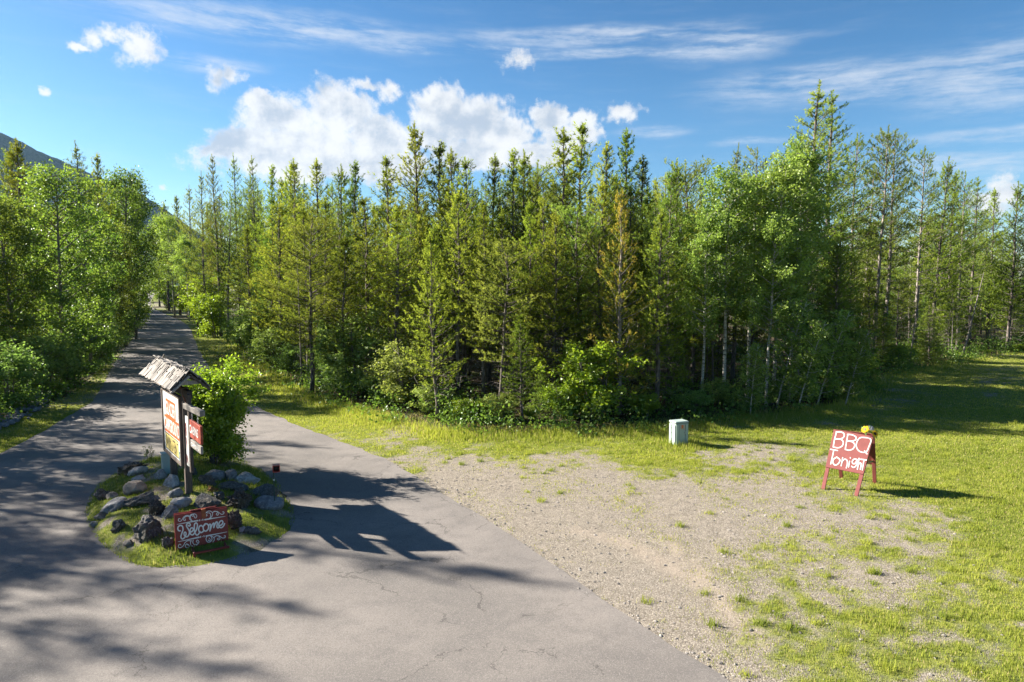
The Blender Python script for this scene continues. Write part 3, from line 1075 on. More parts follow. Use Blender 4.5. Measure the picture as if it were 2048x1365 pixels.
def plant(kind, X, Y, H, label, group=None, wf=1.0, var=None, lean=(0, 0), z=0.0, rz=None):
    ps = PROTO[kind]
    p = ps[(rnd.randrange(len(ps)) if var is None else var) % len(ps)]
    nm = TN[kind]
    o = empty(nm, (X, Y, z), rnd.uniform(0, 6.28) if rz is None else rz)
    s = H / p['H']
    wx = s ** 0.75 * wf
    o.scale = (wx, wx, s)
    if lean == (0, 0) and nm.endswith('_tree'):
        lean = (rnd.gauss(0, 0.018), rnd.gauss(0, 0.018))
    if lean != (0, 0):
        o.rotation_euler = (lean[1], lean[0], o.rotation_euler.z)
    tag(o, label, CAT[nm], group)
    link_mesh('trunk', p['trunk'], o)
    link_mesh('crown', p['crown'], o)
    if 'dead' in p:
        link_mesh('dead_branches', p['dead'], o)['kind'] = 'stuff'
    tree_xy.append((X, Y))
    return o


def tp(kind, u, v, Y, label, wf=1.0, var=None, group=None, lean=(0, 0)):
    p = atY(u, v, Y)
    if kind in ('pine', 'pine_slim'):
        wf *= 1.22
    return plant(kind, p[0], Y, p[2], label, group, wf, var, lean)


# -- left of the road
tp('pine', 8, 291, 46, "pine top at the far left of the skyline behind the glossy cottonwoods", 1.2, 0)
tp('pine', 40, 281, 43, "tall pine pointing above the mountain line at far left", 1.25, 2)
tp('pine_big', 152, 283, 46, "tall dark pine rising behind the bright cottonwood left of the road", 1.0, 0)
tp('pine', 195, 312, 50, "narrow pine spire between the cottonwoods left of the road", 1.0, 1)
tp('cottonwood', 107, 338, 33, "bright yellow-green cottonwood with sunlit glossy crown at the far left", 1.1, 0)
tp('cottonwood', 20, 392, 31, "cottonwood filling the left frame edge, with slender grey trunk", 1.0, 1)
tp('cottonwood', 165, 420, 37, "shaded cottonwood just right of the brightest cottonwood by the road", 1.0, 2)
tp('cottonwood', 234, 345, 53, "tall dark-green cottonwood on the left road side, second tallest there", 1.05, 2)
tp('cottonwood', 258, 360, 60, "slim tall cottonwood nearest the gap over the road", 0.85, 1)
tp('cottonwood', 246, 440, 80, "small cottonwood leaning over the far bend of the road", 0.9, 0)
tp('cottonwood', 215, 455, 47, "low bushy cottonwood overhanging the left road edge", 0.95, 1)
tp('spruce', 60, 430, 38, "dark spruce standing in shade behind the left cottonwoods", 1.0, 0)
tp('spruce', -30, 470, 30, "dark spruce cut by the left frame edge", 1.1, 1)
for (u, v, Y, lb, k) in [(15, 690, 26.5, "grey-green shrub overhanging the rubble bank at the left edge", 'shrub'),
                         (75, 672, 30, "shaded leafy shrub behind the rubble bank", 'shrub'),
                         (140, 655, 33.5, "drooping shrub at the foot of the left cottonwoods", 'shrub'),
                         (185, 640, 39, "dark shrub beside the curve of the left road edge", 'shrub'),
                         (222, 608, 49, "shrub with sunlit tips above the left verge", 'shrub'),
                         (245, 590, 60, "shrub just behind the left marker post", 'shrub'),
                         (258, 560, 76, "shrub on the left where the road narrows", 'shrub')]:
    tp(k, u, v, Y, lb, 1.25)
# -- along the far road
tp('pine', 330, 405, 120, "distant pine over the end of the road, tallest there", 1.2, 0)
tp('pine', 312, 425, 140, "distant pine at the left of the gap over the road", 1.2, 2)
tp('pine', 350, 395, 104, "distant pine beside the pale far broadleaf", 1.2, 1)
tp('pine_big', 374, 370, 92, "dark rounded pine at the right of the road gap", 1.0, 0)
tp('cottonwood', 300, 530, 420, "farthest tree at the road's end, middle of three", 1.3, 2)
tp('cottonwood', 318, 532, 450, "farthest tree at the road's end, right of three", 1.3, 1)
tp('cottonwood', 284, 531, 400, "farthest tree at the road's end, left of three", 1.3, 0)
for (u, v, Y, lb) in ((296, 556, 300, "left of the bushes closing the road's far end"), (312, 553, 330, "middle one of the bushes closing the road's far end"), (327, 557, 310, "right of the bushes closing the road's far end")):
    tp('leafy_bush', u, v, Y, lb, 1.9)
for (u, v, Y, lb) in ((328, 568, 150, "roadside bush on the right far along the road, middle of three"), (340, 572, 122, "roadside bush on the right far along the road, nearest of three"),
                      (318, 566, 190, "roadside bush on the right far along the road, farthest of three"), (262, 578, 118, "roadside bush on the left far along the road"),
                      (272, 572, 175, "farther roadside bush on the left of the road")):
    tp('leafy_bush', u, v, Y, lb, 1.3)
tp('aspen', 341, 432, 96, "pale yellow-green broadleaf tree at the far end of the road", 1.3, 0)
tp('aspen', 372, 475, 88, "light green broadleaf tree by the right side of the far road", 1.2, 1)
tp('leafy_bush', 374, 562, 96, "bright bush where the road curves out of sight", 1.1, 0)
tp('leafy_bush', 414, 552, 74, "bright leafy bush above the right marker post", 1.25, 1)
tp('leafy_bush', 430, 590, 62, "shaded bush at the foot of the leaning dark pine", 1.4, 0)
# -- right of the road, tall dark pines
tp('pine_big', 430, 312, 63, "tall pine heading the dark group right of the road", 0.85, 1)
tp('pine_big', 400, 342, 72, "broad pine behind the bent dark trunk right of the road", 0.85, 0)
tp('pine_big', 467, 308, 60, "second tall pine of the dark group right of the road", 0.8, 0)
tp('pine_big', 508, 314, 57, "third tall pine of the dark group right of the road", 0.8, 1)
tp('pine_tall', 446, 395, 57, "bent dark-trunked pine leaning beside the road bend", 1.0, 0, lean=(0.06, 0.0))
tp('pine', 540, 335, 54, "pine with flat dark top left of the sunlit young pines", 1.0, 1)
tp('pine', 577, 331, 50, "dark pine top just left of the twin sunlit spires", 1.0, 3)
# -- the main stand, skyline
SKY = [(601, 324, 44, "left of the twin sunlit spires near the road side of the stand"), (637, 321, 42, "right of the twin sunlit spires near the road side"),
       (678, 333, 44, "pine top above the slim golden-green pine"), (713, 326, 43, "flat-headed pine left of the lone open-topped spire"),
       (770, 319, 38, "open-topped pine spire standing alone under the big cloud"), (835, 250, 36, "tallest spire of the left half of the stand, over the cloud gap"),
       (873, 290, 36, "slim spire right beside the tallest spire of the left half"), (908, 298, 34.5, "third spire right of the tallest one in the left half"),
       (928, 318, 33, "dark dense pine right of the cluster of three spires"), (977, 312, 34, "pine with slightly bare top in the middle of the stand"),
       (1034, 300, 33.5, "left one of the twin light-green pines in the middle of the stand"), (1050, 306, 35, "right one of the twin light-green pines in the middle"),
       (1077, 326, 37, "low rounded pine between the light twins and the tall pair"), (1134, 264, 34, "left spire of the tall dark pair against the sky"),
       (1165, 254, 36, "right spire of the tall dark pair against the sky"), (1205, 293, 33, "bushy pine filling the space right of the tall dark pair"),
       (1238, 264, 35, "tall straight spire above the orange-tipped pine"), (1288, 319, 35, "shorter spire right of the one above the orange-tipped pine"),
       (1358, 321, 40, "thin pine top behind the fresh-green spruce"), (1388, 326, 42, "pine top with rusty dead sprig left of the aspens")]
for n_, (u, v, Y, lb) in enumerate(SKY):
    kd = 'pine_slim' if u in (873, 770, 1134, 1165) else 'pine'
    tp(kd, u, v, Y, ("pine, " + lb) if 'pine' not in lb and 'spire' not in lb else lb, 1.15 if kd == 'pine' else 1.35, None)
tp('spruce', 537, 390, 43, "light green spruce left of the young pines by the road", 0.9, 0)
tp('spruce', 1340, 331, 28.5, "fresh-green spruce left of the aspens, above the grey trunk", 0.85, 1)
FRONT = [('pine', 500, 455, 46, "yellow-green pine at the road end of the front row", 1.2), ('pine', 556, 400, 40, "sunlit yellow-green pine above the first verge shrub", 1.25),
         ('pine', 610, 410, 35.5, "yellow-green pine with dark trunk above the dirt track", 1.25), ('pine', 650, 400, 34, "sunlit pine behind the fir sapling on the verge", 1.2),
         ('pine_slim', 682, 478, 30, "slim golden-tipped young pine over the pale round shrub", 1.3), ('pine', 735, 395, 32, "broad golden-green pine behind the pale round shrub", 1.25),
         ('pine', 785, 420, 29.5, "golden-green pine between the two pale shrubs", 1.25), ('pine_slim', 868, 469, 24.4, "slim bright pine standing in front of the stand at the verge", 1.1),
         ('pine', 920, 385, 29, "dark-trunked pine right of the slim bright front pine", 1.15), ('pine', 965, 405, 28, "pine with long bare lower trunk in the dark middle", 1.0),
         ('pine', 1010, 420, 29, "dark green pine over the deepest shade of the stand", 1.0), ('pine', 1062, 410, 27.5, "pine behind the short front sapling in the middle", 1.05),
         ('pine', 1112, 425, 27, "pine with sunlit yellow tufts left of the dark leafy bush", 1.1), ('pine', 1160, 405, 28, "pine rising behind the dark leafy bush", 1.1),
         ('pine_gold', 1243, 380, 25.5, "pine with orange cone-tipped branches at the front of the stand", 1.0), ('pine', 1205, 455, 27.5, "pine half hidden left of the orange-tipped pine", 1.1),
         ('pine_slim', 1046, 632, 24.3, "short young pine with thin grey stem at the forest edge", 1.3), ('pine', 1320, 425, 26, "pine with stout grey trunk and dead lower boughs behind the utility box", 1.15),
         ('pine', 1392, 420, 30, "shaded pine between the spruce and the aspens", 1.0)]
for (k, u, v, Y, lb, wf) in FRONT:
    tp(k, u, v, Y, lb, wf)
# -- right: tall pines and aspens
tp('pine_big', 1630, 168, 34, "tallest pine of all, broad and many-topped, behind the aspens", 1.55, 0)
tp('pine_big', 1664, 188, 36, "second top joined to the tallest pine on its right", 1.4, 1)
tp('pine_big', 1588, 262, 37, "pine leaning out left of the tallest pine", 1.3, 1)
tp('pine_big', 1463, 290, 38, "dark pine head peeping over the left aspens", 0.9, 0)
tp('pine_tall', 1526, 298, 40, "thin pine head between the aspens and the tallest pine", 1.0, 2)
tp('spruce', 1675, 420, 31.5, "dark spruce in shade right of the aspens", 1.15, 0)
tp('spruce', 1658, 470, 32.8, "dark spruce tucked directly behind the aspen crowns", 1.1, 1)
tp('spruce', 1708, 500, 33, "outermost dark spruce at the right corner of the stand", 1.0, 0)
for (u, v, Y, lb, wf, vr) in [(1458, 340, 28.3, "left aspen of the bright clump with white trunk", 1.0, 0), (1562, 322, 28.6, "middle tall aspen of the bright clump", 1.0, 1),
                              (1612, 288, 30, "tallest aspen at the right of the bright clump", 0.95, 1), (1505, 352, 29, "aspen with forked pale trunk in the middle of the clump", 0.95, 2),
                              (1415, 418, 28, "low aspen at the left end of the bright clump", 0.9, 2), (1545, 430, 27.2, "short aspen in front of the bright clump", 0.95, 0),
                              (1590, 470, 28, "aspen with leafy low boughs at the right front of the clump", 1.0, 2)]:
    tp('aspen', u, v, Y, lb, wf, vr)
for (ub, vb, ut, vt, lb) in [(1552, 816, 1600, 600, "young aspen leaning right, first of the thin leaning row"), (1594, 822, 1640, 640, "young aspen leaning right, second of the thin leaning row"),
                             (1632, 816, 1690, 620, "young aspen leaning right, tallest of the thin leaning row"), (1690, 812, 1722, 660, "young aspen leaning right at the outer corner of the stand"),
                             (1500, 832, 1490, 690, "upright young aspen before the white trunks")]:
    b = at(ub, vb)
    t_ = atY(ut, vt, b[1])
    plant('aspen_young', b[0], b[1], t_[2], lb, None, 1.05, None, (math.atan2(t_[0] - b[0], t_[2]) * 0.6, 0.0), rz=0.0)
RIGHT = [(1713, 272, 41, "pine_tall", "first thin pine right of the tallest pine"), (1737, 330, 48, "pine_tall", "thin bare pine between the tallest pine and the twin heads"),
         (1762, 257, 40, "pine_tall", "left of the twin-headed open pines on the right"), (1788, 267, 41, "pine_tall", "right of the twin-headed open pines on the right"),
         (1851, 296, 44, "pine_tall", "open pine with broken grey trunk right of the twin heads"), (1882, 320, 46, "pine", "narrow pine next to the grey-trunked one on the right"),
         (1911, 348, 50, "pine", "short-headed thin pine right of centre in the open stand"), (1934, 345, 49, "pine_tall", "forked thin pine in the open stand"),
         (1957, 358, 52, "pine_big", "pine with drooping side boughs near the far right"), (1994, 379, 54, "pine", "small-headed pine against the low right cloud"),
         (2035, 366, 50, "pine", "pine at the right frame edge"), (2075, 350, 50, "pine_tall", "pine just cut off by the right frame edge"),
         (1745, 535, 39.5, "pine", "young yellow-green pine at the left foot of the open stand"), (1800, 560, 41, "pine", "bushy young pine under the twin-headed pines"),
         (1850, 590, 43, "spruce", "dark understorey spruce below the grey-trunked pine"), (1905, 560, 47, "pine", "young pine before the leaning pale snag"),
         (1990, 540, 54, "aspen", "fresh-green broadleaf tree deep in the open stand"), (2030, 560, 52, "pine", "young pine at the right frame edge by the grass"),
         (1770, 600, 40, "spruce", "low dark spruce under the first open pines")]
for (u, v, Y, k, lb) in RIGHT:
    if k == 'pine_tall' and 'pine' not in lb: lb = 'pine, ' + lb
    tp(k, u, v, Y, lb, 1.0)
# -- verge shrubs
for (k, u, v, Y, lb, wf) in [('shrub', 520, 612, 43, "pale sunlit shrub at the road corner of the forest edge", 1.2), ('shrub', 548, 655, 39.5, "small pale shrub next to the dirt track", 1.2),
                             ('young_fir', 645, 640, 33, "bright fir sapling on the verge beside the round shrub", 1.1), ('shrub', 708, 630, 30.2, "large pale round shrub at the verge, sunlit", 1.25),
                             ('shrub', 812, 690, 27, "pale shrub with bare lower stems left of the slim front pine", 1.35), ('shrub', 760, 740, 28.6, "low shrub between the two pale round shrubs", 1.2),
                             ('leafy_bush', 1192, 690, 25, "large dark-green leafy bush below the orange-tipped pine", 1.45), ('leafy_bush', 1125, 770, 25, "low leafy bush left of the large dark-green bush", 1.4),
                             ('shrub', 1000, 790, 24.6, "low shaded shrub in the dark middle of the forest edge", 1.3), ('leafy_bush', 930, 800, 24.4, "low bush right of the slim front pine", 1.3),
                             ('shrub', 1440, 760, 27.2, "shaded shrub under the left aspen", 1.2), ('shrub', 1650, 740, 30, "low shrub under the dark spruces at the corner", 1.3),
                             ('shrub', 480, 640, 52, "shrub under the tall dark pines beside the road", 1.3), ('young_fir', 1085, 735, 25.6, "little fir in shade left of the leafy bushes", 1.1),
                             ('shrub', 590, 690, 37.5, "sunlit shrub at the outer bend of the dirt track", 1.3), ('shrub', 862, 765, 25.6, "low bright shrub under the slim front pine", 1.3),
                             ('shrub', 672, 720, 31.5, "small pale shrub left of the large round one", 1.3), ('leafy_bush', 1062, 815, 24.6, "low green bush in front of the bare-trunked middle pines", 1.3),
                             ('leafy_bush', 1290, 790, 24.9, "leafy bush between the dark-green bush and the utility box", 1.3), ('shrub', 1385, 780, 26.0, "low shrub right behind the utility box", 1.35),
                             ('shrub', 1545, 765, 27.5, "shrub at the foot of the leaning young aspens", 1.2), ('shrub', 1605, 755, 28.5, "second shrub at the foot of the leaning young aspens", 1.2),
                             ('leafy_bush', 1728, 715, 35.0, "rounded bush at the shaded outer corner of the stand", 1.5), ('leafy_bush', 1790, 690, 40.0, "bush below the twin-headed pines", 1.5),
                             ('leafy_bush', 1850, 690, 43.0, "bush below the grey-trunked pine", 1.5), ('shrub', 530, 690, 42.5, "pale low shrub behind the dirt track", 1.3),
                             ('leafy_bush', 1920, 705, 47, "low bush on the grass edge under the right pines", 1.7), ('leafy_bush', 1975, 700, 48, "low spreading bush at the far right grass edge", 1.8),
                             ('leafy_bush', 2040, 690, 49, "low bush cut by the right frame edge", 1.8)]:
    tp(k, u, v, Y, lb, wf)


# -- filling the stands
def free(x, y, d):
    return all((x - a) ** 2 + (y - b) ** 2 > d * d for a, b in tree_xy)


SKYL = np.array([(330, 430), (400, 375), (480, 345), (600, 352), (800, 360), (1000, 345), (1200, 330), (1400, 345), (1600, 330), (1750, 360), (1900, 390), (2100, 400)])


def fill(x0, x1, y0, y1, step, poly, kinds, label, group, extra=(15, 110), dmin=1.6, hmin=6, ulim=(300, 2130)):
    n = 0
    for yy in np.arange(y0, y1, step):
        for xx in np.arange(x0, x1, step):
            x, y = xx + rnd.uniform(-.45, .45) * step, yy + rnd.uniform(-.45, .45) * step
            if not inside(poly, np.array([x]), np.array([y]))[0] or not free(x, y, dmin):
                continue
            u, v = project(np.array([x]), np.array([y]), np.array([0.0]))
            if not (ulim[0] < u[0] < ulim[1]):
                continue
            vt = np.interp(u[0], SKYL[:, 0], SKYL[:, 1]) + rnd.uniform(*extra)
            H = atY(u[0], vt, y)[2]
            if H < hmin: continue
            plant(rnd.choice(kinds), x, y, min(H, 17), label, group, rnd.uniform(1.0, 1.4))
            n += 1
    return n


shr = edge_w.copy()
cen = forest_poly
n1_ = fill(-18, 11.5, 26.5, 38, 2.15, cen, ['pine', 'pine', 'pine_slim', 'pine_tall'], "slender pine crowded in the second rows of the dense middle stand", "pines crowded in the middle stand", (20, 150), 1.35)
n2_ = fill(-26, 16, 38, 60, 3.0, cen, ['pine', 'pine_tall', 'pine'], "pine half hidden deep in the back of the dense middle stand", "pines at the back of the middle stand", (8, 70), 2.0, ulim=(470, 1600))
n3_ = fill(12, 48, 42, 78, 4.2, cen, ['pine_tall', 'pine_tall', 'pine', 'spruce'], "thin pine standing back in the open right-hand stand", "pines of the open right stand", (15, 170), 2.4, ulim=(1690, 2130))
n6_ = fill(14, 110, 78, 120, 6.5, cen, ['pine', 'spruce', 'pine_tall'], "far pine closing the view between the trunks of the open right stand", "far pines behind the right stand", (60, 170), 3.5, ulim=(1500, 2180))
n7_ = fill(13, 34, 38.5, 56, 3.2, cen, ['spruce', 'pine', 'spruce'], "bushy young conifer in the understorey of the open right stand", "understorey of the right stand", (170, 260), 1.5, ulim=(1690, 2130), hmin=2.5)
n9_ = fill(15, 60, 50, 80, 3.6, cen, ['pine', 'spruce', 'pine'], "leafy pine in the thick back rows of the right stand", "back rows of the right stand", (90, 200), 1.8, ulim=(1700, 2150))
n8_ = fill(3, 14, 29, 40, 2.6, cen, ['spruce', 'young_fir', 'pine'], "conifer in deep shade behind the aspen clump", "conifers behind the aspens", (130, 290), 1.1, ulim=(1360, 1720), hmin=2.0)
n4_ = fill(-50, -15, 60, 110, 6.0, cen, ['pine', 'pine_big'], "pine far back along the right side of the road", "pines far back along the road", (5, 50), 3.0, ulim=(385, 640))
n5_ = fill(-70, -18, 33, 100, 5.0, left_poly, ['cottonwood', 'pine', 'cottonwood', 'spruce'], "tree packed behind the front cottonwoods left of the road", "trees packed left of the road", (0, 0), 3.0, ulim=(-120, 268), hmin=0) if False else 0


def fill_left():
    n = 0
    for yy in np.arange(34, 130, 5.5):
        for xx in np.arange(-80, -18, 5.0):
            x, y = xx + rnd.uniform(-2, 2), yy + rnd.uniform(-2, 2)
            if not inside(left_poly, np.array([x]), np.array([y]))[0] or not free(x, y, 2.8):
                continue
            u, v = project(np.array([x]), np.array([y]), np.array([0.0]))
            if not (-150 < u[0] < 275):
                continue
            vt = np.interp(u[0], [-150, 0, 100, 200, 260, 300], [400, 385, 395, 415, 445, 470]) + rnd.uniform(0, 90)
            if y < 62 and x > -38 and rnd.random() < 0.5: continue
            k = rnd.choice(['cottonwood', 'pine', 'spruce', 'cottonwood'])
            plant(k, x, y, atY(u[0], vt, y)[2], {'cottonwood': "cottonwood packed behind the front trees left of the road", 'pine': "pine packed behind the front trees left of the road",
                                               'spruce': "dark spruce packed behind the front trees left of the road"}[k], "trees packed behind left of the road", rnd.uniform(0.95, 1.2))
            n += 1
    return n


n5_ = fill_left()
# trees beside the road before the left frame edge: they throw the shade on the asphalt
for (x, y, H, k) in [(-25.0, 18.6, 14.4, 'pine_big'), (-26.8, 17.1, 13.2, 'pine_big'), (-26.3, 15.2, 12.9, 'pine_big'), (-29.5, 14.6, 13.0, 'pine_tall'), (-31.5, 12.2, 12.0, 'pine'), (-27.0, 22.6, 12.4, 'cottonwood'), (-24.2, 25.6, 10.2, 'pine'), (-23.6, 20.4, 9.8, 'cottonwood'), (-24.0, 16.6, 9.0, 'cottonwood'),
                     (-33, 20, 13.5, 'pine_big'), (-30, 26.5, 12.5, 'pine'),
                     (-38, 32, 12.5, 'pine'), (-40, 38, 12, 'cottonwood'), (-43, 44, 13, 'pine_big'), (-46, 50, 13, 'pine'), (-36, 28, 11, 'cottonwood'), (-50, 56, 13, 'pine_big'), (-54, 63, 14, 'pine'), (-42, 34, 13, 'pine_big')]:
    plant(k, x, y, H, {'cottonwood': "cottonwood lining the road just outside the left frame edge", 'pine': "pine lining the road just outside the left frame edge",
                       'pine_tall': "thin pine lining the road just outside the left frame edge",
                       'pine_big': "tall pine standing behind the row outside the left frame edge"}[k], "trees lining the road outside the left edge", 1.1)

FRONT_S = ["the road-end front pine", "the pine above the first verge shrub", "the pine above the dirt track", "the pine behind the fir sapling", "the slim golden-tipped pine",
           "the pine behind the round shrub", "the pine between the pale shrubs", "the slim bright front pine", "the dark-trunked front pine", "the bare-trunked middle pine",
           "the pine over the deepest shade", "the pine behind the short sapling", "the yellow-tufted pine", "the pine behind the leafy bush", "the orange-tipped pine",
           "the half-hidden pine beside the orange-tipped one", "the short front sapling", "the stout grey-trunked pine", "the shaded pine by the aspens"]
SKY_S = ["the left twin sunlit spire", "the right twin sunlit spire", "the top above the golden-green pine", "the flat-headed pine", "the lone open-topped spire",
         "the tallest left-half spire", "the slim second spire", "the third spire of the cluster", "the dark dense pine", "the bare-topped middle pine", "the left light-green twin",
         "the right light-green twin", "the low rounded pine", "the left tall dark spire", "the right tall dark spire", "the bushy pine of the skyline", "the straight spire over the orange-tipped pine",
         "the shorter right spire", "the thin top behind the spruce", "the rusty-sprigged pine top"]
RIGHT_S = ["the first thin pine", "the thin bare pine", "the left twin-headed pine", "the right twin-headed pine", "the grey-trunked pine", "the narrow right pine", "the short-headed pine", "the forked thin pine",
           "the drooping-boughed pine", "the small-headed pine", "the right-edge pine"]
LEFT_H = [(8, "the far-left skyline pine"), (40, "the pine over the mountain line"), (107, "the brightest cottonwood"), (152, "the tall dark pine"), (195, "the narrow pine spire"), (165, "the shaded cottonwood"),
          (234, "the tall dark-green cottonwood"), (258, "the slim tall cottonwood"), (60, "the dark shaded spruce"), (215, "the overhanging cottonwood")]
FRONT_H = [(q[1], n_) for q, n_ in zip(FRONT, FRONT_S)]
SKY_H = [(q[0], n_) for q, n_ in zip(SKY, SKY_S)]
RIGHT_H = [(q[0], n_) for q, n_ in zip(RIGHT, RIGHT_S)]
used_lb = set()


def relabel(group, heroes, fmt):
    # tells the members of a filled stand apart by the landmark tree they stand beside
    for o in [o for o in bpy.data.objects if o.get('group') == group]:
        u = float(project(np.array([o.location.x]), np.array([o.location.y]), np.array([o.location.z]))[0][0])
        for hu, nm in sorted(heroes, key=lambda h: abs(h[0] - u)):
            if abs(hu - u) > 150: break
            lb = fmt % (CAT.get(o.name.split('.')[0], 'stem').split()[0], 'left' if u < hu else 'right', nm)
            if lb not in used_lb:
                used_lb.add(lb)
                o['label'] = lb
                break


relabel("pines crowded in the middle stand", FRONT_H, "slender second-row %s a little %s of %s")
relabel("pines at the back of the middle stand", SKY_H + FRONT_H, "half-hidden back-row %s to the %s of %s")
relabel("pines of the open right stand", RIGHT_H, "thin %s standing farther back, %s of %s")
relabel("understorey of the right stand", RIGHT_H, "bushy young %s on the ground, %s of %s")
relabel("trees packed behind left of the road", LEFT_H, "%s packed in behind, %s of %s")

# -- dead stems
def snag_mesh(seed, H, r, bent=0.15, nb=16):
    rng = np.random.default_rng(seed)
    mb = MB()
    zz = np.linspace(0, 1, 8)
    sw = np.cumsum(rng.normal(0, 0.03, (8, 2)), 0) * bent * H * 0.3
    P = np.stack([sw[:, 0], sw[:, 1], zz * H], 1)
    mb.tube(P, r * (1 - zz * 0.8), 6)
    for q in range(nb):
        f = rng.uniform(0.2, 0.98) * 7
        i0 = min(6, int(f))
        b0 = P[i0] * (1 - f + i0) + P[i0 + 1] * (f - i0)
        az = rng.uniform(0, 6.28)
        L = rng.uniform(0.2, 0.8)
        d = np.array([math.cos(az), math.sin(az), rng.uniform(-0.3, 0.35)]) * L
        mb.tube([b0, b0 + d * 0.6, b0 + d + rng.normal(0, 0.05, 3)], [0.012, 0.008, 0.003], 3, cap=False)
    V, T = mb.arr()
    return add_mesh('dead_stem', V, T, M['bark_grey'], smooth=True, data_only=True)


snags = [snag_mesh(s, 7, 0.055) for s in range(4)]
ns = 0
for tr_ in range(900):
    if ns >= 56: break
    x, y = rnd.uniform(-13, 30), rnd.uniform(28, 50)
    if not inside(forest_poly, np.array([x]), np.array([y]))[0] or not free(x, y, 0.5):
        continue
    if x > 11 and y < 40: continue
    right = x > 11
    o = link_mesh('dead_stem', snags[ns % 4], None, (x, y, 0))
    s = rnd.uniform(0.55, 0.95)
    o.scale = (s, s, s)
    o.rotation_euler = (rnd.gauss(0, 0.05), rnd.gauss(0, 0.05), rnd.uniform(0, 6.28))
    tag(o, "bare pale dead stem among the open right-hand pines" if right else "bare grey dead stem inside the dark middle stand", "dead tree",
        "dead stems in the right stand" if right else "dead stems in the middle stand")
    tree_xy.append((x, y))
    ns += 1
relabel("dead stems in the middle stand", FRONT_H + [(1458, "the left bright aspen"), (1562, "the middle bright aspen"), (1612, "the tallest bright aspen")], "bare grey dead %s in the shade %s of %s")
b = at(1925, 712)
o = link_mesh('dead_stem', snags[1], None, (b[0], b[1], 0))
o.rotation_euler = (0, 0.30, 0.4)
o.scale = (1.5, 1.5, 0.85)
tag(o, "pale leaning snag with broken top at the right forest edge", "dead tree")

# ------------------------------------------------------------------ undergrowth
def undergrowth():
    rng = np.random.default_rng(5)
    P, TI = [], []
    E = chaikin(edge_w, 2)
    seg = np.linalg.norm(np.diff(E, axis=0), axis=1)
    cs = np.concatenate([[0], np.cumsum(seg)])
    for q in range(950):
        s = rng.uniform(0, cs[-1] * 0.92)
        i0 = min(len(seg) - 1, np.searchsorted(cs, s) - 1)
        i0 = max(i0, 0)
        f = (s - cs[i0]) / seg[i0]
        b = E[i0] * (1 - f) + E[i0 + 1] * f
        t_ = (E[i0 + 1] - E[i0]) / seg[i0]
        nrm = np.array([-t_[1], t_[0]])
        off = abs(rng.normal(0, 2.6)) - 0.5
        c = b + nrm * off
        h = rng.uniform(0.25, 1.15) if off > 0.2 else rng.uniform(0.12, 0.4)
        m = int(40 * (0.5 + h))
        pp = np.column_stack([rng.normal(c[0], 0.28, m), rng.normal(c[1], 0.28, m), np.abs(rng.normal(0.5, 0.3, m)) * h + 0.03])
        P.append(pp)
        TI.append(np.clip(rng.normal(rng.uniform(0.2, 0.75), 0.15, m), 0, 1))
    E = chaikin(left_edge, 2)
    for q in range(520):
        f = rng.uniform(0.02, 0.85) * (len(E) - 1)
        i0 = int(f)
        b = E[i0] * (1 - f + i0) + E[i0 + 1] * (f - i0)
        t_ = norm((E[i0 + 1] - E[i0])[None])[0]
        nrm = np.array([t_[1], -t_[0]])
        off = abs(rng.normal(0, 2.2)) - 0.2
        c = b + nrm * off
        h = rng.uniform(0.2, 0.9)
        m = int(34 * (0.5 + h))
        P.append(np.column_stack([rng.normal(c[0], 0.3, m), rng.normal(c[1], 0.3, m), np.abs(rng.normal(0.5, 0.3, m)) * h + 0.03]))
        TI.append(np.clip(rng.normal(rng.uniform(0.15, 0.6), 0.15, m), 0, 1))
    P, TI = np.concatenate(P), np.concatenate(TI)
    ok = ~inside(road_poly, P[:, 0], P[:, 1])
    P, TI = P[ok], TI[ok]
    N = norm(rng.normal(size=P.shape) + np.array([0, 0, 1.0]))
    V, T, TT = leaves(rng, P, N, 0.11, TI)
    o = add_mesh('undergrowth', V, T, M['under'], attrs={'tint': TT})
    tag(o, "low leafy undergrowth along both forest edges", "undergrowth", kind='stuff')


undergrowth()


# ------------------------------------------------------------------ grass
def blades(rng, x, y, z, h, wd, tint, lean=0.45):
    n = len(x)
    az = rng.uniform(0, 6.28, n)
    dx, dy = np.cos(az), np.sin(az)
    la = rng.uniform(0.1, 1, n) * lean * h
    la2 = rng.uniform(0, 6.28, n)
    tip = np.stack([x + np.cos(la2) * la, y + np.sin(la2) * la, z + h], 1)
    b0 = np.stack([x - dx * wd / 2, y - dy * wd / 2, z - 0.005], 1)
    b1 = np.stack([x + dx * wd / 2, y + dy * wd / 2, z - 0.005], 1)
    V = np.stack([b0, b1, tip], 1).reshape(-1, 3)
    T = np.arange(3 * n).reshape(-1, 3)
    return V, T, np.repeat(tint, 3)


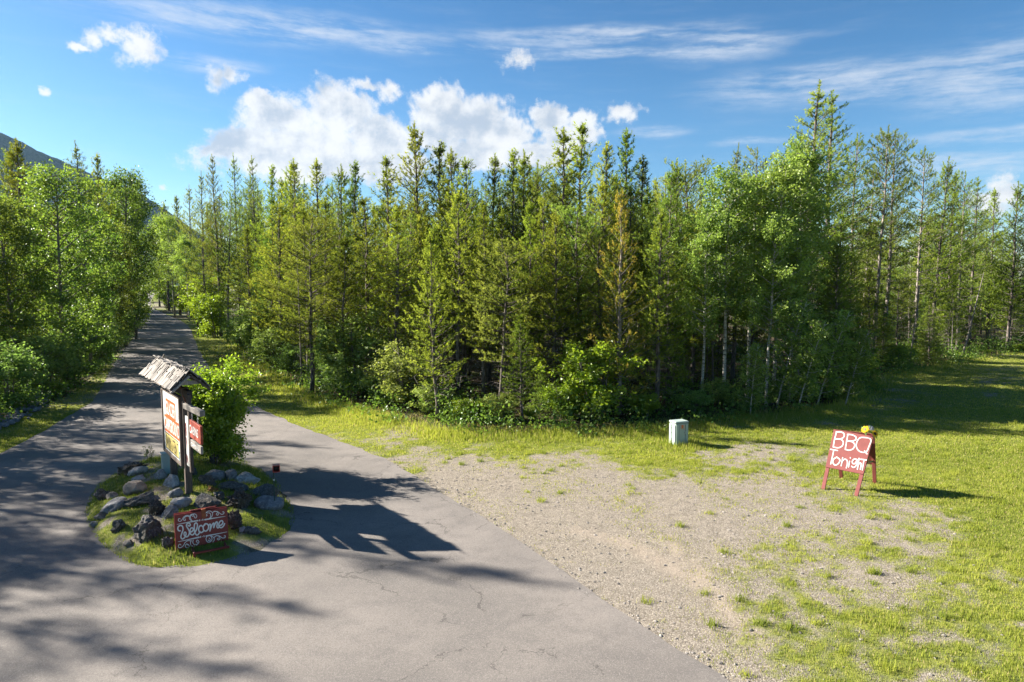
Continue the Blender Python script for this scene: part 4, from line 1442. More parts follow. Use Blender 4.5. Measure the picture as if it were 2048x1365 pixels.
def grass():
    rng = np.random.default_rng(11)
    Vs, Ts, At, nn = [], [], [], 0
    for (y0, y1, dens_, wd) in ((6.5, 13, 2100, 0.010), (13, 19, 1500, 0.014), (19, 27, 850, 0.020), (27, 44, 220, 0.032), (44, 75, 45, 0.06)):
        x0, x1 = -0.80 * y1, 0.83 * y1
        n = int((x1 - x0) * (y1 - y0) * dens_)
        x, y = rng.uniform(x0, x1, n), rng.uniform(y0, y1, n)
        k = (np.abs(x) < 0.80 * y + 1.2)
        x, y = x[k], y[k]
        d = grass_density(x, y)
        f_ = inside(forest_poly, x, y)
        l_ = inside(left_poly, x, y)
        c = clump(x, y)
        d = np.where(d > 0.15, np.clip(d + 0.06, 0, 1), d)
        d2 = np.clip(d + c * 0.75 * (1 - np.abs(d * 2 - 1) * 0.6), 0, 1)
        d2 = np.maximum(d2 ** 1.3, 0.10 * (d > 0.12))
        d2 = np.where(f_ | l_, 0.10, d2)
        k = (rng.uniform(0, 1, len(x)) < d2) & ~inside(road_poly, x, y)
        x, y, c, d2, f_ = x[k], y[k], c[k], d2[k], f_[k]
        h = 0.018 + 0.030 * d2 * rng.uniform(0.4, 1.3, len(x)) + 0.030 * np.clip(c, 0, 1)
        # longer along the forest edge and round the utility box
        ed = np.full(len(x), 1e9)
        for p, q in zip(edge_w[:-3], edge_w[1:-2]):
            ed = np.minimum(ed, seg_dist(x, y, p, q))
        h += np.clip(1 - ed / 1.6, 0, 1) * rng.uniform(0.05, 0.30, len(x))
        bx = at(1357, 888)
        h += np.clip(1.2 - np.hypot(x - bx[0], y - bx[1]) / 0.9, 0, 1) * rng.uniform(0.02, 0.26, len(x))
        ti = np.clip(0.45 + (fbm2(x, y, 0.35, 3, 21.0) - 0.5) * 1.2 + rng.normal(0, 0.16, len(x)), 0, 0.84)
        dry = rng.uniform(0, 1, len(x)) < (0.10 + 0.30 * np.clip(0.7 - d2, 0, 1))
        ti = np.where(dry, 0.98, ti)
        V, T, A = blades(rng, x, y, 0 * x, h, wd * rng.uniform(0.7, 1.3, len(x)), ti)
        Vs.append(V); Ts.append(T + nn); At.append(A); nn += len(V)
    # tufts standing in the gravel and along the edges
    tx, ty = rng.uniform(-2, 19, 900), rng.uniform(8, 24, 900)
    dd_ = grass_density(tx, ty)
    k = ~inside(road_poly, tx, ty) & (rng.uniform(0, 1, 900) < np.clip(dd_ * 1.2, 0.008, 0.9)) & (np.abs(tx) < 0.8 * ty + 1)
    tx, ty = tx[k], ty[k]
    m = 60
    x = np.repeat(tx, m) + rng.normal(0, 0.055, len(tx) * m)
    y = np.repeat(ty, m) + rng.normal(0, 0.055, len(tx) * m)
    hh = np.repeat(rng.uniform(0.05, 0.15, len(tx)), m) * rng.uniform(0.5, 1.2, len(tx) * m)
    ti = np.clip(np.repeat(rng.uniform(0.05, 0.75, len(tx)), m) + rng.normal(0, 0.1, len(x)), 0, 0.84)
    V, T, A = blades(rng, x, y, 0 * x, hh, 0.010 * rng.uniform(0.7, 1.4, len(x)), ti, 0.7)
    Vs.append(V); Ts.append(T + nn); At.append(A); nn += len(V)
    o = add_mesh('grass', np.concatenate(Vs), np.concatenate(Ts), M['grass'], attrs={'tint': np.concatenate(At)})
    tag(o, "patchy sunlit grass on the verges and pull-out", "grass", kind='stuff')
    # island grass
    n = 42000
    x = rng.uniform(isl[:, 0].min(), isl[:, 0].max(), n)
    y = rng.uniform(isl[:, 1].min(), isl[:, 1].max(), n)
    r = island_r(x, y)
    g = np.clip(0.58 + (fbm2(x, y, 1.3, 4, 12.0) - 0.5) * 3.4, 0.03, 1)
    k = (r < 1.02) & (rng.uniform(0, 1, n) < g)
    x, y, r = x[k], y[k], r[k]
    h = rng.uniform(0.02, 0.075, len(x)) * (1 + 0.6 * (fbm2(x, y, 0.8, 2, 30.) > 0.52))
    ti = np.clip(0.14 + (fbm2(x, y, 0.7, 3, 41.0) - 0.5) * 1.2 + rng.normal(0, 0.15, len(x)), 0, 0.84)
    ti = np.where(rng.uniform(0, 1, len(x)) < 0.08, 0.98, ti)
    V, T, A = blades(rng, x, y, mound(x, y), h, 0.013, ti)
    o = add_mesh('grass', V, T, M['grass'], attrs={'tint': A})
    tag(o, "short grass growing over the island mound between rocks", "grass", kind='stuff')
    return nn // 3


n_grass = grass()


# ------------------------------------------------------------------ pebbles, rubble
def ico(sub):
    bm = bmesh.new()
    bmesh.ops.create_icosphere(bm, subdivisions=sub, radius=1.0)
    bm.verts.index_update()
    V = np.array([q.co[:] for q in bm.verts])
    T = np.array([[q.index for q in f.verts] for f in bm.faces])
    bm.free()
    return V, T


I1, I3, I4 = ico(1), ico(3), ico(4)


def scatter_stones(rng, x, y, z, s):
    n = len(x)
    V0, T0 = I1
    V0 = V0[None] * (1 + rng.uniform(-0.28, 0.28, (n, len(V0), 1)))
    sc = np.stack([s * rng.uniform(0.7, 1.3, n), s * rng.uniform(0.7, 1.3, n), s * rng.uniform(0.45, 0.8, n)], 1)
    V = V0 * sc[:, None, :] + np.stack([x, y, z + s * 0.15], 1)[:, None, :]
    T = T0[None] + (np.arange(n) * len(I1[0]))[:, None, None]
    return V.reshape(-1, 3), T.reshape(-1, 3)


rng = np.random.default_rng(3)
x, y = rng.uniform(-3, 19, 16000), rng.uniform(8, 24, 16000)
k = (~inside(road_poly, x, y)) & (np.abs(x) < 0.8 * y + 1) & (rng.uniform(0, 1, 16000) < np.clip(1.05 - grass_density(x, y) * 1.3, 0.05, 1))
x, y = x[k][:5200], y[k][:5200]
ee = rr[(rr[:, 1] > 8) & (rr[:, 1] < 30)]
q_ = ee[rng.integers(0, len(ee), 1500)]
x, y = np.concatenate([x, q_[:, 0] + rng.normal(0.03, 0.13, 1500)]), np.concatenate([y, q_[:, 1] + rng.normal(0.03, 0.13, 1500)])
V, T = scatter_stones(rng, x, y, 0 * x, 0.007 + 0.024 * rng.uniform(0, 1, len(x)) ** 5)
o = add_mesh('gravel', V, T, M['pebble'])
tag(o, "loose stones strewn over the gravel pull-out", "gravel", kind='stuff')
x, y = rng.uniform(-27, -12, 9000), rng.uniform(18, 34, 9000)
u_, v_ = project(x, y, 0 * x)
k = inside(np.array([(-120, 900), (-20, 868), (55, 842), (95, 812), (100, 775), (60, 758), (-40, 770), (-160, 800)], float), u_, v_)
x, y = x[k][:1500], y[k][:1500]
V, T = scatter_stones(rng, x, y, 0.12 * (fbm2(x, y, 0.6, 3, 2.0)) + 0.0 * x, 0.05 + 0.11 * rng.uniform(0, 1, len(x)) ** 2)
o = add_mesh('rubble', V, T, M['rock_grey'])
tag(o, "bank of grey rubble under the trees at the left edge", "rubble", kind='stuff')

# ------------------------------------------------------------------ island bush and weeds
def island_bush():
    g = gen_broadleaf(201, 2.35, 0.05, 0.95, 110, 16, 24, 0.068, 0.02, stems=9, tw=(0.12, 0.36), spread=0.07, lean=0.3)
    V, T, TT = g['crown']
    p = on_mound(432, 925)
    o = empty('bush', (p[0], p[1], p[2] - 0.02), 0.6)
    top = atY(440, 740, p[1])[2]
    o.scale = (0.98, 0.98, (top - p[2]) / 2.35)
    add_mesh('trunk', *g['trunk'], M['bark'], o, smooth=True)
    add_mesh('crown', V, T, M['bush'], o, attrs={'tint': TT})
    tag(o, "bright green rounded bush growing behind the campground sign", "bush")
    # low sucker shoots left of the sign
    g = gen_broadleaf(205, 1.0, 0.2, 0.3, 10, 5, 9, 0.07, 0.012, stems=2, tw=(0.1, 0.25), spread=0.05)
    for (u, v, h, lb) in ((298, 926, 0.42, "pale spindly weed on the back left rim of the island"),):
        q = on_mound(u, v)
        o = empty('weed', tuple(q), 1.0)
        o.scale = (h * 0.8, h * 0.8, h)
        add_mesh('stem', *g['trunk'], M['bark'], o)
        add_mesh('foliage', *g['crown'][:2], M['shrub'] if h < 1 else M['bush'], o, attrs={'tint': g['crown'][2]})
        tag(o, lb, "weed")


island_bush()

# ------------------------------------------------------------------ rocks and old roots
def rock_mesh(name, seed, size, kind, mat):
    r = np.random.default_rng(seed)
    V, T = (I4 if kind in ('root', 'jag') else I3)
    V = V.copy()
    d = V.copy()
    if kind == 'smooth':
        cuts, rough, f = 6, 0.16, 1.5
    elif kind == 'block':
        cuts, rough, f = 14, 0.22, 2.2
    elif kind == 'jag':
        cuts, rough, f = 18, 0.50, 2.6
    else:
        cuts, rough, f = 6, 0.85, 2.4
    for c in range(cuts):
        n = norm(r.normal(size=3)[None])[0]
        lim = r.uniform(0.55, 0.9)
        k = np.maximum(0, V @ n - lim)
        V -= k[:, None] * n
    if kind == 'root':
        q = d * np.array([1.0, 1.0, 2.4])
        rid = np.abs(fbm(q * f + seed, 4) - 0.5) * 2
        V *= (1 + rough * (rid - 0.35))[:, None]
    else:
        V *= (1 + rough * (fbm(d * f + seed, 4) - 0.5) * 2)[:, None]
    V *= (1 + 0.05 * (fbm(d * 9 + seed, 3) - 0.5))[:, None]
    V *= np.asarray(size)[None] / 2
    return add_mesh(name, V, T, mat, smooth=(kind == 'smooth'))


ROCKS = [  # u, v (middle), width px, height px, kind, material, depth factor, tilt, label
    (322, 949, 22, 24, 'smooth', 'rock_white', .9, .2, "pale pointed rock left of the sign post"),
    (343, 962, 38, 27, 'block', 'rock_white', .9, .1, "white speckled rock beside the near sign post"),
    (351, 985, 26, 22, 'smooth', 'rock_grey', .9, 0, "smooth blue-grey boulder in the grass below the sign post"),
    (362, 1004, 46, 24, 'block', 'rock_white', .7, .15, "long whitish rough rock in the middle of the mound"),
    (341, 1022, 38, 36, 'block', 'rock_grey', .7, .5, "slanted grey rock above the left top of the red welcome board"),
    (276, 974, 50, 28, 'smooth', 'rock_tan', .8, .05, "broad flat tan boulder on the left of the mound"),
    (287, 998, 62, 30, 'jag', 'rock_dark', .6, -.25, "dark jagged slab slanting below the broad tan boulder"),
    (315, 1012, 30, 42, 'root', 'stump', .9, .2, "brown splintered root stump left of the slanted grey rock"),
    (295, 1058, 54, 50, 'jag', 'rock_dark', .9, 0, "largest dark lumpy rock at lower left of the mound"),
    (239, 1049, 28, 30, 'jag', 'rock_dark', .9, .1, "small dark rock left of the largest dark lump"),
    (335, 1083, 24, 26, 'jag', 'rock_dark', .9, 0, "dark rock peeping out behind the left edge of the welcome board"),
    (228, 1008, 54, 26, 'smooth', 'rock_grey', .9, -.3, "half-buried grey slab on the left slope"),
    (206, 990, 26, 24, 'jag', 'rock_dark', .9, 0, "dark lichened rock at the left rim"),
    (224, 992, 26, 16, 'block', 'rock_tan', .8, 0, "low brown rock next to the left rim rock"),
    (262, 937, 66, 26, 'root', 'stump', .5, -.3, "dark mossy log lying along the back left rim"),
    (277, 942, 38, 18, 'block', 'rock_white', .7, -.2, "whitish rock leaning on the back log"),
    (279, 956, 30, 15, 'block', 'rock_white', .7, -.2, "lower whitish rock under the one on the back log"),
    (430, 950, 40, 26, 'smooth', 'rock_grey', .9, 0, "rounded grey boulder at the foot of the bush"),
    (414, 961, 38, 24, 'jag', 'rock_dark', .8, .2, "dark jagged rock before the rounded boulder"),
    (460, 952, 26, 30, 'block', 'rock_grey', .8, .3, "upright grey rock between the rounded and the bright white boulder"),
    (492, 957, 46, 24, 'block', 'rock_white', .9, .12, "bright white boulder on the right shoulder of the mound"),
    (466, 971, 62, 18, 'block', 'rock_dark', .6, .08, "flat dark slab below the bright white boulder"),
    (529, 980, 52, 30, 'smooth', 'rock_dark', .9, .1, "dark speckled boulder on the right rim"),
    (538, 1004, 54, 28, 'smooth', 'rock_grey', .9, .05, "smooth pale-grey boulder at the foot of the red box stake"),
    (482, 998, 46, 48, 'root', 'stump', .9, .1, "gnarled black root stump right of the middle of the mound"),
    (411, 1000, 52, 30, 'block', 'rock_dark', .9, 0, "round cracked dark rock right of the long whitish one"),
    (439, 990, 22, 24, 'jag', 'rock_dark', .9, .2, "small dark rock next to the gnarled stump"),
    (426, 979, 26, 14, 'root', 'rotten', .5, .5, "orange rotten wood chunk between the dark rocks"),
    (468, 1040, 34, 44, 'root', 'stump', .9, 0, "black root behind the right edge of the welcome board"),
    (503, 1061, 40, 16, 'jag', 'rock_dark', .6, 0, "low dark stone in the grass right of the welcome board"),
    (486, 1058, 18, 12, 'block', 'rock_white', .8, 0, "small pale stone right of the welcome board"),
    (385, 944, 24, 16, 'jag', 'rock_dark', .9, 0, "little dark stone behind the near sign post"),
    (258, 1086, 22, 12, 'block', 'rock_tan', .8, 0, "low stone in the front left grass of the island"),
    (190, 1046, 20, 12, 'block', 'rock_grey', .9, 0, "small grey stone at the left tip of the island"),
    (203, 1033, 24, 14, 'block', 'rock_tan', .9, .2, "flat stone just above the left tip of the island"),
]
for n_, (u, v, wpx, hpx, kd, mt, df, tilt, lb) in enumerate(ROCKS):
    p = on_mound(u, v + hpx * 0.30)
    k = p[1] / F
    sx, sz = wpx * k * 1.14, hpx * k * 1.22
    nm = 'root_stump' if mt == 'stump' else ('wood_chunk' if mt == 'rotten' else 'rock')
    o = rock_mesh(nm, 300 + n_, (sx, sx * df, sz), kd, M[mt])
    o.location = (p[0], p[1], p[2] + sz * 0.15)
    o.rotation_euler = (0.0, tilt, random.Random(n_).uniform(-0.3, 0.3))
    tag(o, lb, {'root_stump': "stump", 'wood_chunk': "wood"}.get(nm, "rock"), "rocks and roots set on the island")

# ------------------------------------------------------------------ lettering
def catmull(P, n=7):
    P = np.asarray(P, float)
    if len(P) < 3:
        return P
    Q = np.concatenate([[2 * P[0] - P[1]], P, [2 * P[-1] - P[-2]]])
    out = []
    for i in range(1, len(Q) - 2):
        for t in np.arange(n) / n:
            a, b, c, d = Q[i - 1], Q[i], Q[i + 1], Q[i + 2]
            out.append(0.5 * (2 * b + (c - a) * t + (2 * a - 5 * b + 4 * c - d) * t * t + (3 * b - a - 3 * c + d) * t ** 3))
    out.append(P[-1])
    return np.array(out)


def stroke2d(mb, P, wd, smooth=True, taper=False, wend=None):
    P = catmull(P) if smooth else np.asarray(P, float)
    n = len(P)
    t = norm(np.gradient(P, axis=0))
    nr_ = np.stack([-t[:, 1], t[:, 0]], 1)
    ww = np.full(n, wd, float)
    if wend is not None:
        ww = np.linspace(wd, wend, n)
    if taper:
        ww *= 0.45 + 0.55 * np.sin(np.linspace(0.15, math.pi - 0.15, n))
    # fuller on down strokes, as a brush would do
    L, R = P + nr_ * ww[:, None] / 2, P - nr_ * ww[:, None] / 2
    V = np.zeros((2 * n, 3))
    V[0::2, :2], V[1::2, :2] = L, R
    T = []
    for i in range(n - 1):
        T += [[2 * i, 2 * i + 1, 2 * i + 3], [2 * i, 2 * i + 3, 2 * i + 2]]
    mb.add(V, T)
    for e, c in ((0, P[0]), (n - 1, P[-1])):
        k = 8
        a = np.arange(k) / k * 2 * math.pi
        W_ = np.zeros((k + 1, 3))
        W_[:k, :2] = c + np.stack([np.cos(a), np.sin(a)], 1) * ww[e] / 2
        W_[k, :2] = c
        mb.add(W_, [[k, i, (i + 1) % k] for i in range(k)])


def homography(src):
    """maps the quad src (TL, TR, BR, BL) to the unit square, v up"""
    dst = [(0, 1), (1, 1), (1, 0), (0, 0)]
    A, b = [], []
    for (x, y), (u, v) in zip(src, dst):
        A += [[x, y, 1, 0, 0, 0, -u * x, -u * y], [0, 0, 0, x, y, 1, -v * x, -v * y]]
        b += [u, v]
    h = np.linalg.solve(np.array(A, float), np.array(b, float))
    return np.append(h, 1).reshape(3, 3)


def trace(strokes, quad, TL, TR, BR, BL, nrm, off):
    """strokes in picture units -> flat paint on a board given by its corners"""
    mb = MB()
    for st in strokes:
        stroke2d(mb, *st[:2], **(st[2] if len(st) > 2 else {}))
    V, T = mb.arr()
    H = homography(quad)
    q = np.column_stack([V[:, :2], np.ones(len(V))]) @ H.T
    uv = q[:, :2] / q[:, 2:]
    uu, vv = uv[:, :1], uv[:, 1:]
    P = (BL * (1 - uu) + BR * uu) * (1 - vv) + (TL * (1 - uu) + TR * uu) * vv + nrm * off
    a, b, c = P[T[:, 0]], P[T[:, 1]], P[T[:, 2]]
    flip = (np.cross(b - a, c - a) @ nrm) < 0
    T[flip] = T[flip][:, ::-1]
    # layer the strokes by fractions of a millimetre so that crossings do not coincide
    return P, T


def text_mesh(txt, bold=0.0):
    cu = bpy.data.curves.new("t", 'FONT')
    cu.body = txt
    cu.offset = bold
    cu.resolution_u = 3
    o = bpy.data.objects.new("t", cu)
    C.objects.link(o)
    bpy.context.view_layer.update()
    me = bpy.data.meshes.new_from_object(o.evaluated_get(bpy.context.evaluated_depsgraph_get()))
    me.calc_loop_triangles()
    V = np.array([q.co[:] for q in me.vertices])
    T = np.array([t.vertices[:] for t in me.loop_triangles])
    bpy.data.objects.remove(o)
    bpy.data.meshes.remove(me)
    bpy.data.curves.remove(cu)
    lo, hi = V.min(0), V.max(0)
    V[:, :2] = (V[:, :2] - lo[:2]) / (hi[:2] - lo[:2])
    return V, T


def panel_xf(o, ux, uz, nrm):
    """2D (m) -> world"""
    o, ux, uz, nrm = (np.asarray(a, float) for a in (o, ux, uz, nrm))
    return lambda x, z, d=0.0: o + np.multiply.outer(np.asarray(x, float), ux) + np.multiply.outer(np.asarray(z, float), uz) + d * nrm


def put_text(mb, txt, xf, x0, x1, z0, z1, d, bold=0.0, orient=1):
    V, T = text_mesh(txt, bold)
    P = np.array([xf(x0 + (x1 - x0) * a, z0 + (z1 - z0) * b, d) for a, b, _ in V])
    mb.add(P, T)


def put_rect(mb, xf, x0, x1, z0, z1, d, r=0.0):
    if r <= 0:
        pts_ = [(x0, z0), (x1, z0), (x1, z1), (x0, z1)]
    else:
        pts_ = []
        for cx, cz, a0 in ((x1 - r, z0 + r, -90), (x1 - r, z1 - r, 0), (x0 + r, z1 - r, 90), (x0 + r, z0 + r, 180)):
            for k in range(5):
                a = math.radians(a0 + 22.5 * k)
                pts_.append((cx + r * math.cos(a), cz + r * math.sin(a)))
    P = np.array([xf(a, b, d) for a, b in pts_])
    mb.add(P, [[0, i, i + 1] for i in range(1, len(P) - 1)])


M['dark_wood'] = wood('dark_weathered_wood', (0.045, 0.034, 0.028), (0.150, 0.118, 0.098))
M['grey_wood'] = wood('grey_weathered_wood', (0.14, 0.125, 0.11), (0.34, 0.31, 0.28))
M['shake'] = wood('sun_bleached_shakes', (0.085, 0.075, 0.067), (0.285, 0.260, 0.235), 4.0, (1, 0.10, 1))
M['white_panel'] = simple('weathered_white_panel', (0.54, 0.54, 0.51), 0.5, 0.3, 0.10, 3.0, 0.05, (0.52, 0.51, 0.46))
M['sign_orange'] = simple('orange_red_sign_paint', (0.55, 0.085, 0.012), 0.5, 0.3, 0.15)
M['sign_white'] = simple('white_sign_paint', (0.66, 0.655, 0.63), 0.5, 0.3, 0.08, 10)
M['chalk_white'] = simple('hand_painted_white', (0.50, 0.49, 0.47), 0.7, 0.2, 0.18, 25, 0.1, (0.36, 0.30, 0.28))
M['sign_yellow'] = simple('faded_yellow_paint', (0.66, 0.52, 0.15), 0.6, 0.3, 0.25, 6, 0.05, (0.6, 0.55, 0.36))
M['sign_black'] = simple('black_sign_paint', (0.025, 0.022, 0.02), 0.6, 0.3)
M['sign_teal'] = simple('dark_teal_paint', (0.03, 0.14, 0.14), 0.5, 0.3)
M['cabin_red'] = simple('faded_red_board_paint', (0.30, 0.055, 0.035), 0.7, 0.2, 0.35, 7, 0.2, (0.42, 0.15, 0.08))
M['maroon'] = simple('dark_red_board_paint', (0.190, 0.024, 0.020), 0.45, 0.35, 0.12, 5, 0.05)
M['maroon_bar'] = simple('dark_red_frame_paint', (0.15, 0.022, 0.018), 0.45, 0.35, 0.2)
M['strap'] = simple('rust_orange_strap', (0.25, 0.07, 0.025), 0.6, 0.3)
M['bbq_red'] = simple('faded_brick_red_paint', (0.175, 0.046, 0.041), 0.6, 0.25, 0.14, 9, 0.08)
M['raw_wood'] = wood('raw_plywood', (0.35, 0.22, 0.09), (0.52, 0.36, 0.16))
M['box_green'] = simple('pale_grey_green_metal', (0.32, 0.39, 0.355), 0.5, 0.3, 0.06, 4, 0.02, (0.36, 0.42, 0.37))
M['sticker'] = simple('orange_warning_label', (0.62, 0.15, 0.03), 0.5, 0.3, 0.1)
M['lamp_red'] = simple('red_plastic', (0.42, 0.035, 0.022), 0.35, 0.5, 0.1)
M['black'] = simple('black_plastic', (0.012, 0.012, 0.012), 0.5, 0.3)
M['stake_green'] = simple('dark_green_stake', (0.02, 0.055, 0.045), 0.5, 0.4)
M['steel'] = simple('dull_steel', (0.35, 0.35, 0.35), 0.4, 0.5)
M['petal'] = simple('yellow_petals', (0.72, 0.46, 0.015), 0.6, 0.2, 0.25, 30)
M['disc_brown'] = simple('brown_flower_disc', (0.060, 0.035, 0.018), 0.9, 0.1, 0.3, 60)
M['disc_pale'] = simple('pale_flower_disc', (0.24, 0.17, 0.10), 0.9, 0.1, 0.3, 60)
M['leaf_green'] = simple('silk_leaf', (0.10, 0.17, 0.04), 0.7, 0.2, 0.2, 30)
M['leaf_silver'] = simple('silver_ribbon', (0.20, 0.21, 0.24), 0.5, 0.4, 0.2, 30)
M['post_dark'] = simple('dark_painted_post', (0.022, 0.018, 0.018), 0.6, 0.3)


# ------------------------------------------------------------------ campground sign
def campground_sign():
    P0 = on_mound(378, 986)
    k = P0[1] / 14.6
    e = np.array([-0.611, 0.792, 0.0])      # along the panel, away from the viewer
    n = np.array([-0.792, -0.611, 0.0])     # out of the panel's lit face
    up = np.array([0, 0, 1.0])
    root = empty('campground_sign', tuple(P0))
    tag(root, "campground sign under a shingled roof on wooden posts, reading GLACIER CAMPGROUND", "sign")
    inv = Matrix.Translation(-Vector(P0))

    def fin(mb, name, mat, parent=root, smooth=False):
        V, T = mb.arr()
        return add_mesh(name, V - (P0 if True else 0), T, mat, parent, smooth)

    def zat(v, Y):
        return atY(378, v, Y)[2]
    z_bot, z_top = zat(930, P0[1]), zat(796, P0[1])
    Lp = 1.86 * k
    c0 = P0 * np.array([1, 1, 0])
    # posts
    for s, ztop in ((0.0, zat(775, P0[1])), (1.46 * k, zat(775, P0[1]))):
        b = c0 + e * s
        zb = float(mound(b[0], b[1])[0]) - 0.15
        m_ = MB()
        m_.bar(b + up * zb, b + up * ztop, 0.125, 0.135, up=n, bevel=0.01)
        fin(m_, 'post', M['dark_wood'])
    # main panel
    org = c0 + e * (Lp + 0.02) + n * 0.085
    hgt = z_top - z_bot
    wid = Lp - 0.06
    xf = panel_xf(org + up * z_bot, -e, up, n)
    m_ = MB()
    m_.box(xf(wid / 2, hgt / 2, 0), wid, 0.03, hgt, [-e, -n, up], 0.003)
    pan = fin(m_, 'panel', M['white_panel'])
    fr = MB()
    for (a, b) in (((0, 0), (wid, 0)), ((0, hgt), (wid, hgt)), ((0, -0.03), (0, hgt + 0.03)), ((wid, -0.03), (wid, hgt + 0.03))):
        pa, pb = xf(*a, 0.004), xf(*b, 0.004)
        fr.bar(pa, pb, 0.075, 0.07, up=n, bevel=0.006)
    fin(fr, 'panel_frame', M['dark_wood'])
    Z, X = hgt, wid
    m_ = MB()
    put_rect(m_, xf, .20 * X, .76 * X, .60 * Z, .87 * Z, .0175, .04)
    put_rect(m_, xf, .09 * X, .95 * X, .33 * Z, .6005 * Z, .0185, .04)
    fin(m_, 'red_plate', M['sign_orange'], pan)
    m_ = MB()
    put_text(m_, "GLACIER", xf,    .215 * X, .745 * X, .625 * Z, .835 * Z, .021, 0.012)
    put_text(m_, "CAMPGROUND", xf, .105 * X, .935 * X, .365 * Z, .565 * Z, .021, 0.012)
    fin(m_, 'lettering', M['sign_white'], pan)
    m_ = MB()
    put_rect(m_, xf, .11 * X, .86 * X, .06 * Z, .305 * Z, .0175)
    fin(m_, 'yellow_plate', M['sign_yellow'], pan)
    m_ = MB()
    put_text(m_, "SWIM UTENT", xf, .13 * X, .84 * X, .085 * Z, .275 * Z, .020, 0.0)
    for z0 in (.052, .300):
        put_rect(m_, xf, .105 * X, .865 * X, z0 * Z, (z0 + .016) * Z, .0195)
    fin(m_, 'lettering', M['sign_black'], pan)
    m_ = MB()
    put_rect(m_, xf, .875 * X, .985 * X, .03 * Z, .17 * Z, .0175)
    fin(m_, 'teal_plate', M['sign_teal'], pan)
    m_ = MB()
    cx, cz, r1 = .93 * X, .10 * Z, .045 * Z
    aa = np.linspace(0, 2 * math.pi, 25)
    Vr = np.array([xf(cx + r * math.cos(a) * .7, cz + r * math.sin(a), .020) for a in aa for r in (r1, r1 * .65)])
    m_.add(Vr, [t for i in range(24) for t in ([2 * i, 2 * i + 2, 2 * i + 3], [2 * i, 2 * i + 3, 2 * i + 1])])
    fin(m_, 'emblem', M['sign_white'], pan)
    # narrow side panel beyond the near post
    xo = panel_xf(c0 - e * 0.07 + n * 0.02 + up * (z_bot + 0.02), -e, up, n)
    h2 = zat(832, P0[1]) - z_bot
    m_ = MB()
    m_.box(xo(0.17 * k, h2 / 2), 0.34 * k, 0.03, h2, [-e, -n, up], 0.003)
    sp = fin(m_, 'side_panel', M['white_panel'])
    m_ = MB()
    for q, (za, zb_) in enumerate(((.60, .86), (.34, .58), (.05, .22))):
        put_text(m_, "RV"[q % 2] if q < 2 else "N", xo, 0.03 * k, 0.15 * k, za * h2, zb_ * h2, .018, 0.02)
    fin(m_, 'lettering', M['maroon'], sp)
    m_ = MB()
    pb = c0 - e * 0.50 * k + n * 0.03
    m_.bar(pb + up * (z_bot - 0.05), pb + up * zat(783, P0[1]), 0.14, 0.06, up=n, bevel=0.006)
    fin(m_, 'frame_board', M['dark_wood'])
    # bracket beam
    zb = zat(806, P0[1])
    m_ = MB()
    m_.bar(c0 - e * 0.38 * k + n * 0.08 + up * zb, c0 - e * 1.56 * k + n * 0.02 + up * (zb + 0.0), 0.10, 0.12, bevel=0.012)
    fin(m_, 'bracket_beam', M['grey_wood'])
    m_ = MB()
    m_.tube([c0 + e * 0.25 * k + n * .05 + up * (zb + .36), c0 - e * 0.30 * k + n * .05 + up * (zb + .03)], .012, 5)
    fin(m_, 'brace_rod', M['strap'])
    # roof
    rz_ = atY(383, 746, P0[1] - 0.40)[2]
    roof = MB()
    ridge0 = c0 - e * 0.52 * k + up * rz_
    Lr = 3.2 * k
    sl, dr = 0.385 * k, 0.335 * k
    sgnn = {1: n, -1: -n}
    for sg in (1, -1):
        d = sgnn[sg] * sl - up * dr
        a, b = ridge0 + d * 0.02, ridge0 + d * 1.0
        c_ = (a + b) / 2 + e * Lr / 2 - up * 0.02
        dl = np.linalg.norm(d)
        nn = np.cross(e, d / dl)
        nn = nn if nn[2] > 0 else -nn
        roof.box(c_, Lr, dl, 0.02, [e, d / dl, nn])
    rf = fin(roof, 'roof', M['dark_wood'])
    shs = []
    rg = np.random.default_rng(8)
    for q in range(5):
        m_ = MB()
        m_.box((0, 0, 0), (0.15, 0.19, 0.17, 0.13, 0.165)[q] * k, 0.21 * k, 0.018, None, 0.003, taper=(0.97, 1.0))
        V, T = m_.arr()
        V[:, 1] += np.where(V[:, 1] < 0, 0.012 * np.sin(V[:, 0] * 70 + q), 0)
        V[:, 2] += 0.008 * np.sin(V[:, 0] * 33 + q * 2)
        shs.append(add_mesh('shingle', V, T, M['shake'], data_only=True))
    wds = (0.15, 0.19, 0.17, 0.13, 0.165)
    for sg in (1, -1):
        d = sgnn[sg] * sl - up * dr
        dl = np.linalg.norm(d)
        dn = d / dl
        nn = np.cross(e, dn)
        nn = nn if nn[2] > 0 else -nn
        for row in range(4):
            s = -0.03
            while s < Lr + 0.02:
                q = int(rg.integers(0, 5))
                wq = wds[q] * k
                dist = dl * 1.03 - 0.06 - row * dl * 0.245 + rg.normal(0, 0.012)
                c_ = ridge0 + e * (s + wq / 2) + dn * (dist - 0.04) + nn * (0.026 + row * 0.004 + rg.uniform(0, 0.010)) - P0
                o = link_mesh('shingle', shs[q], rf)
                tilt = -0.13 + rg.normal(0, 0.03)
                yv = -dn * math.cos(tilt) - nn * math.sin(tilt)      # the butt end rises off the roof
                zv = np.cross(e, yv)
                xv = e if zv @ nn > 0 else -e
                zv = zv if zv @ nn > 0 else -zv
                yw = rg.normal(0, 0.025)
                R = Matrix([[xv[i], yv[i], zv[i]] for i in range(3)]).to_4x4() @ Matrix.Rotation(yw, 4, 'Z')
                o.matrix_local = Matrix.Translation(Vector(c_)) @ R
                s += wq + 0.008
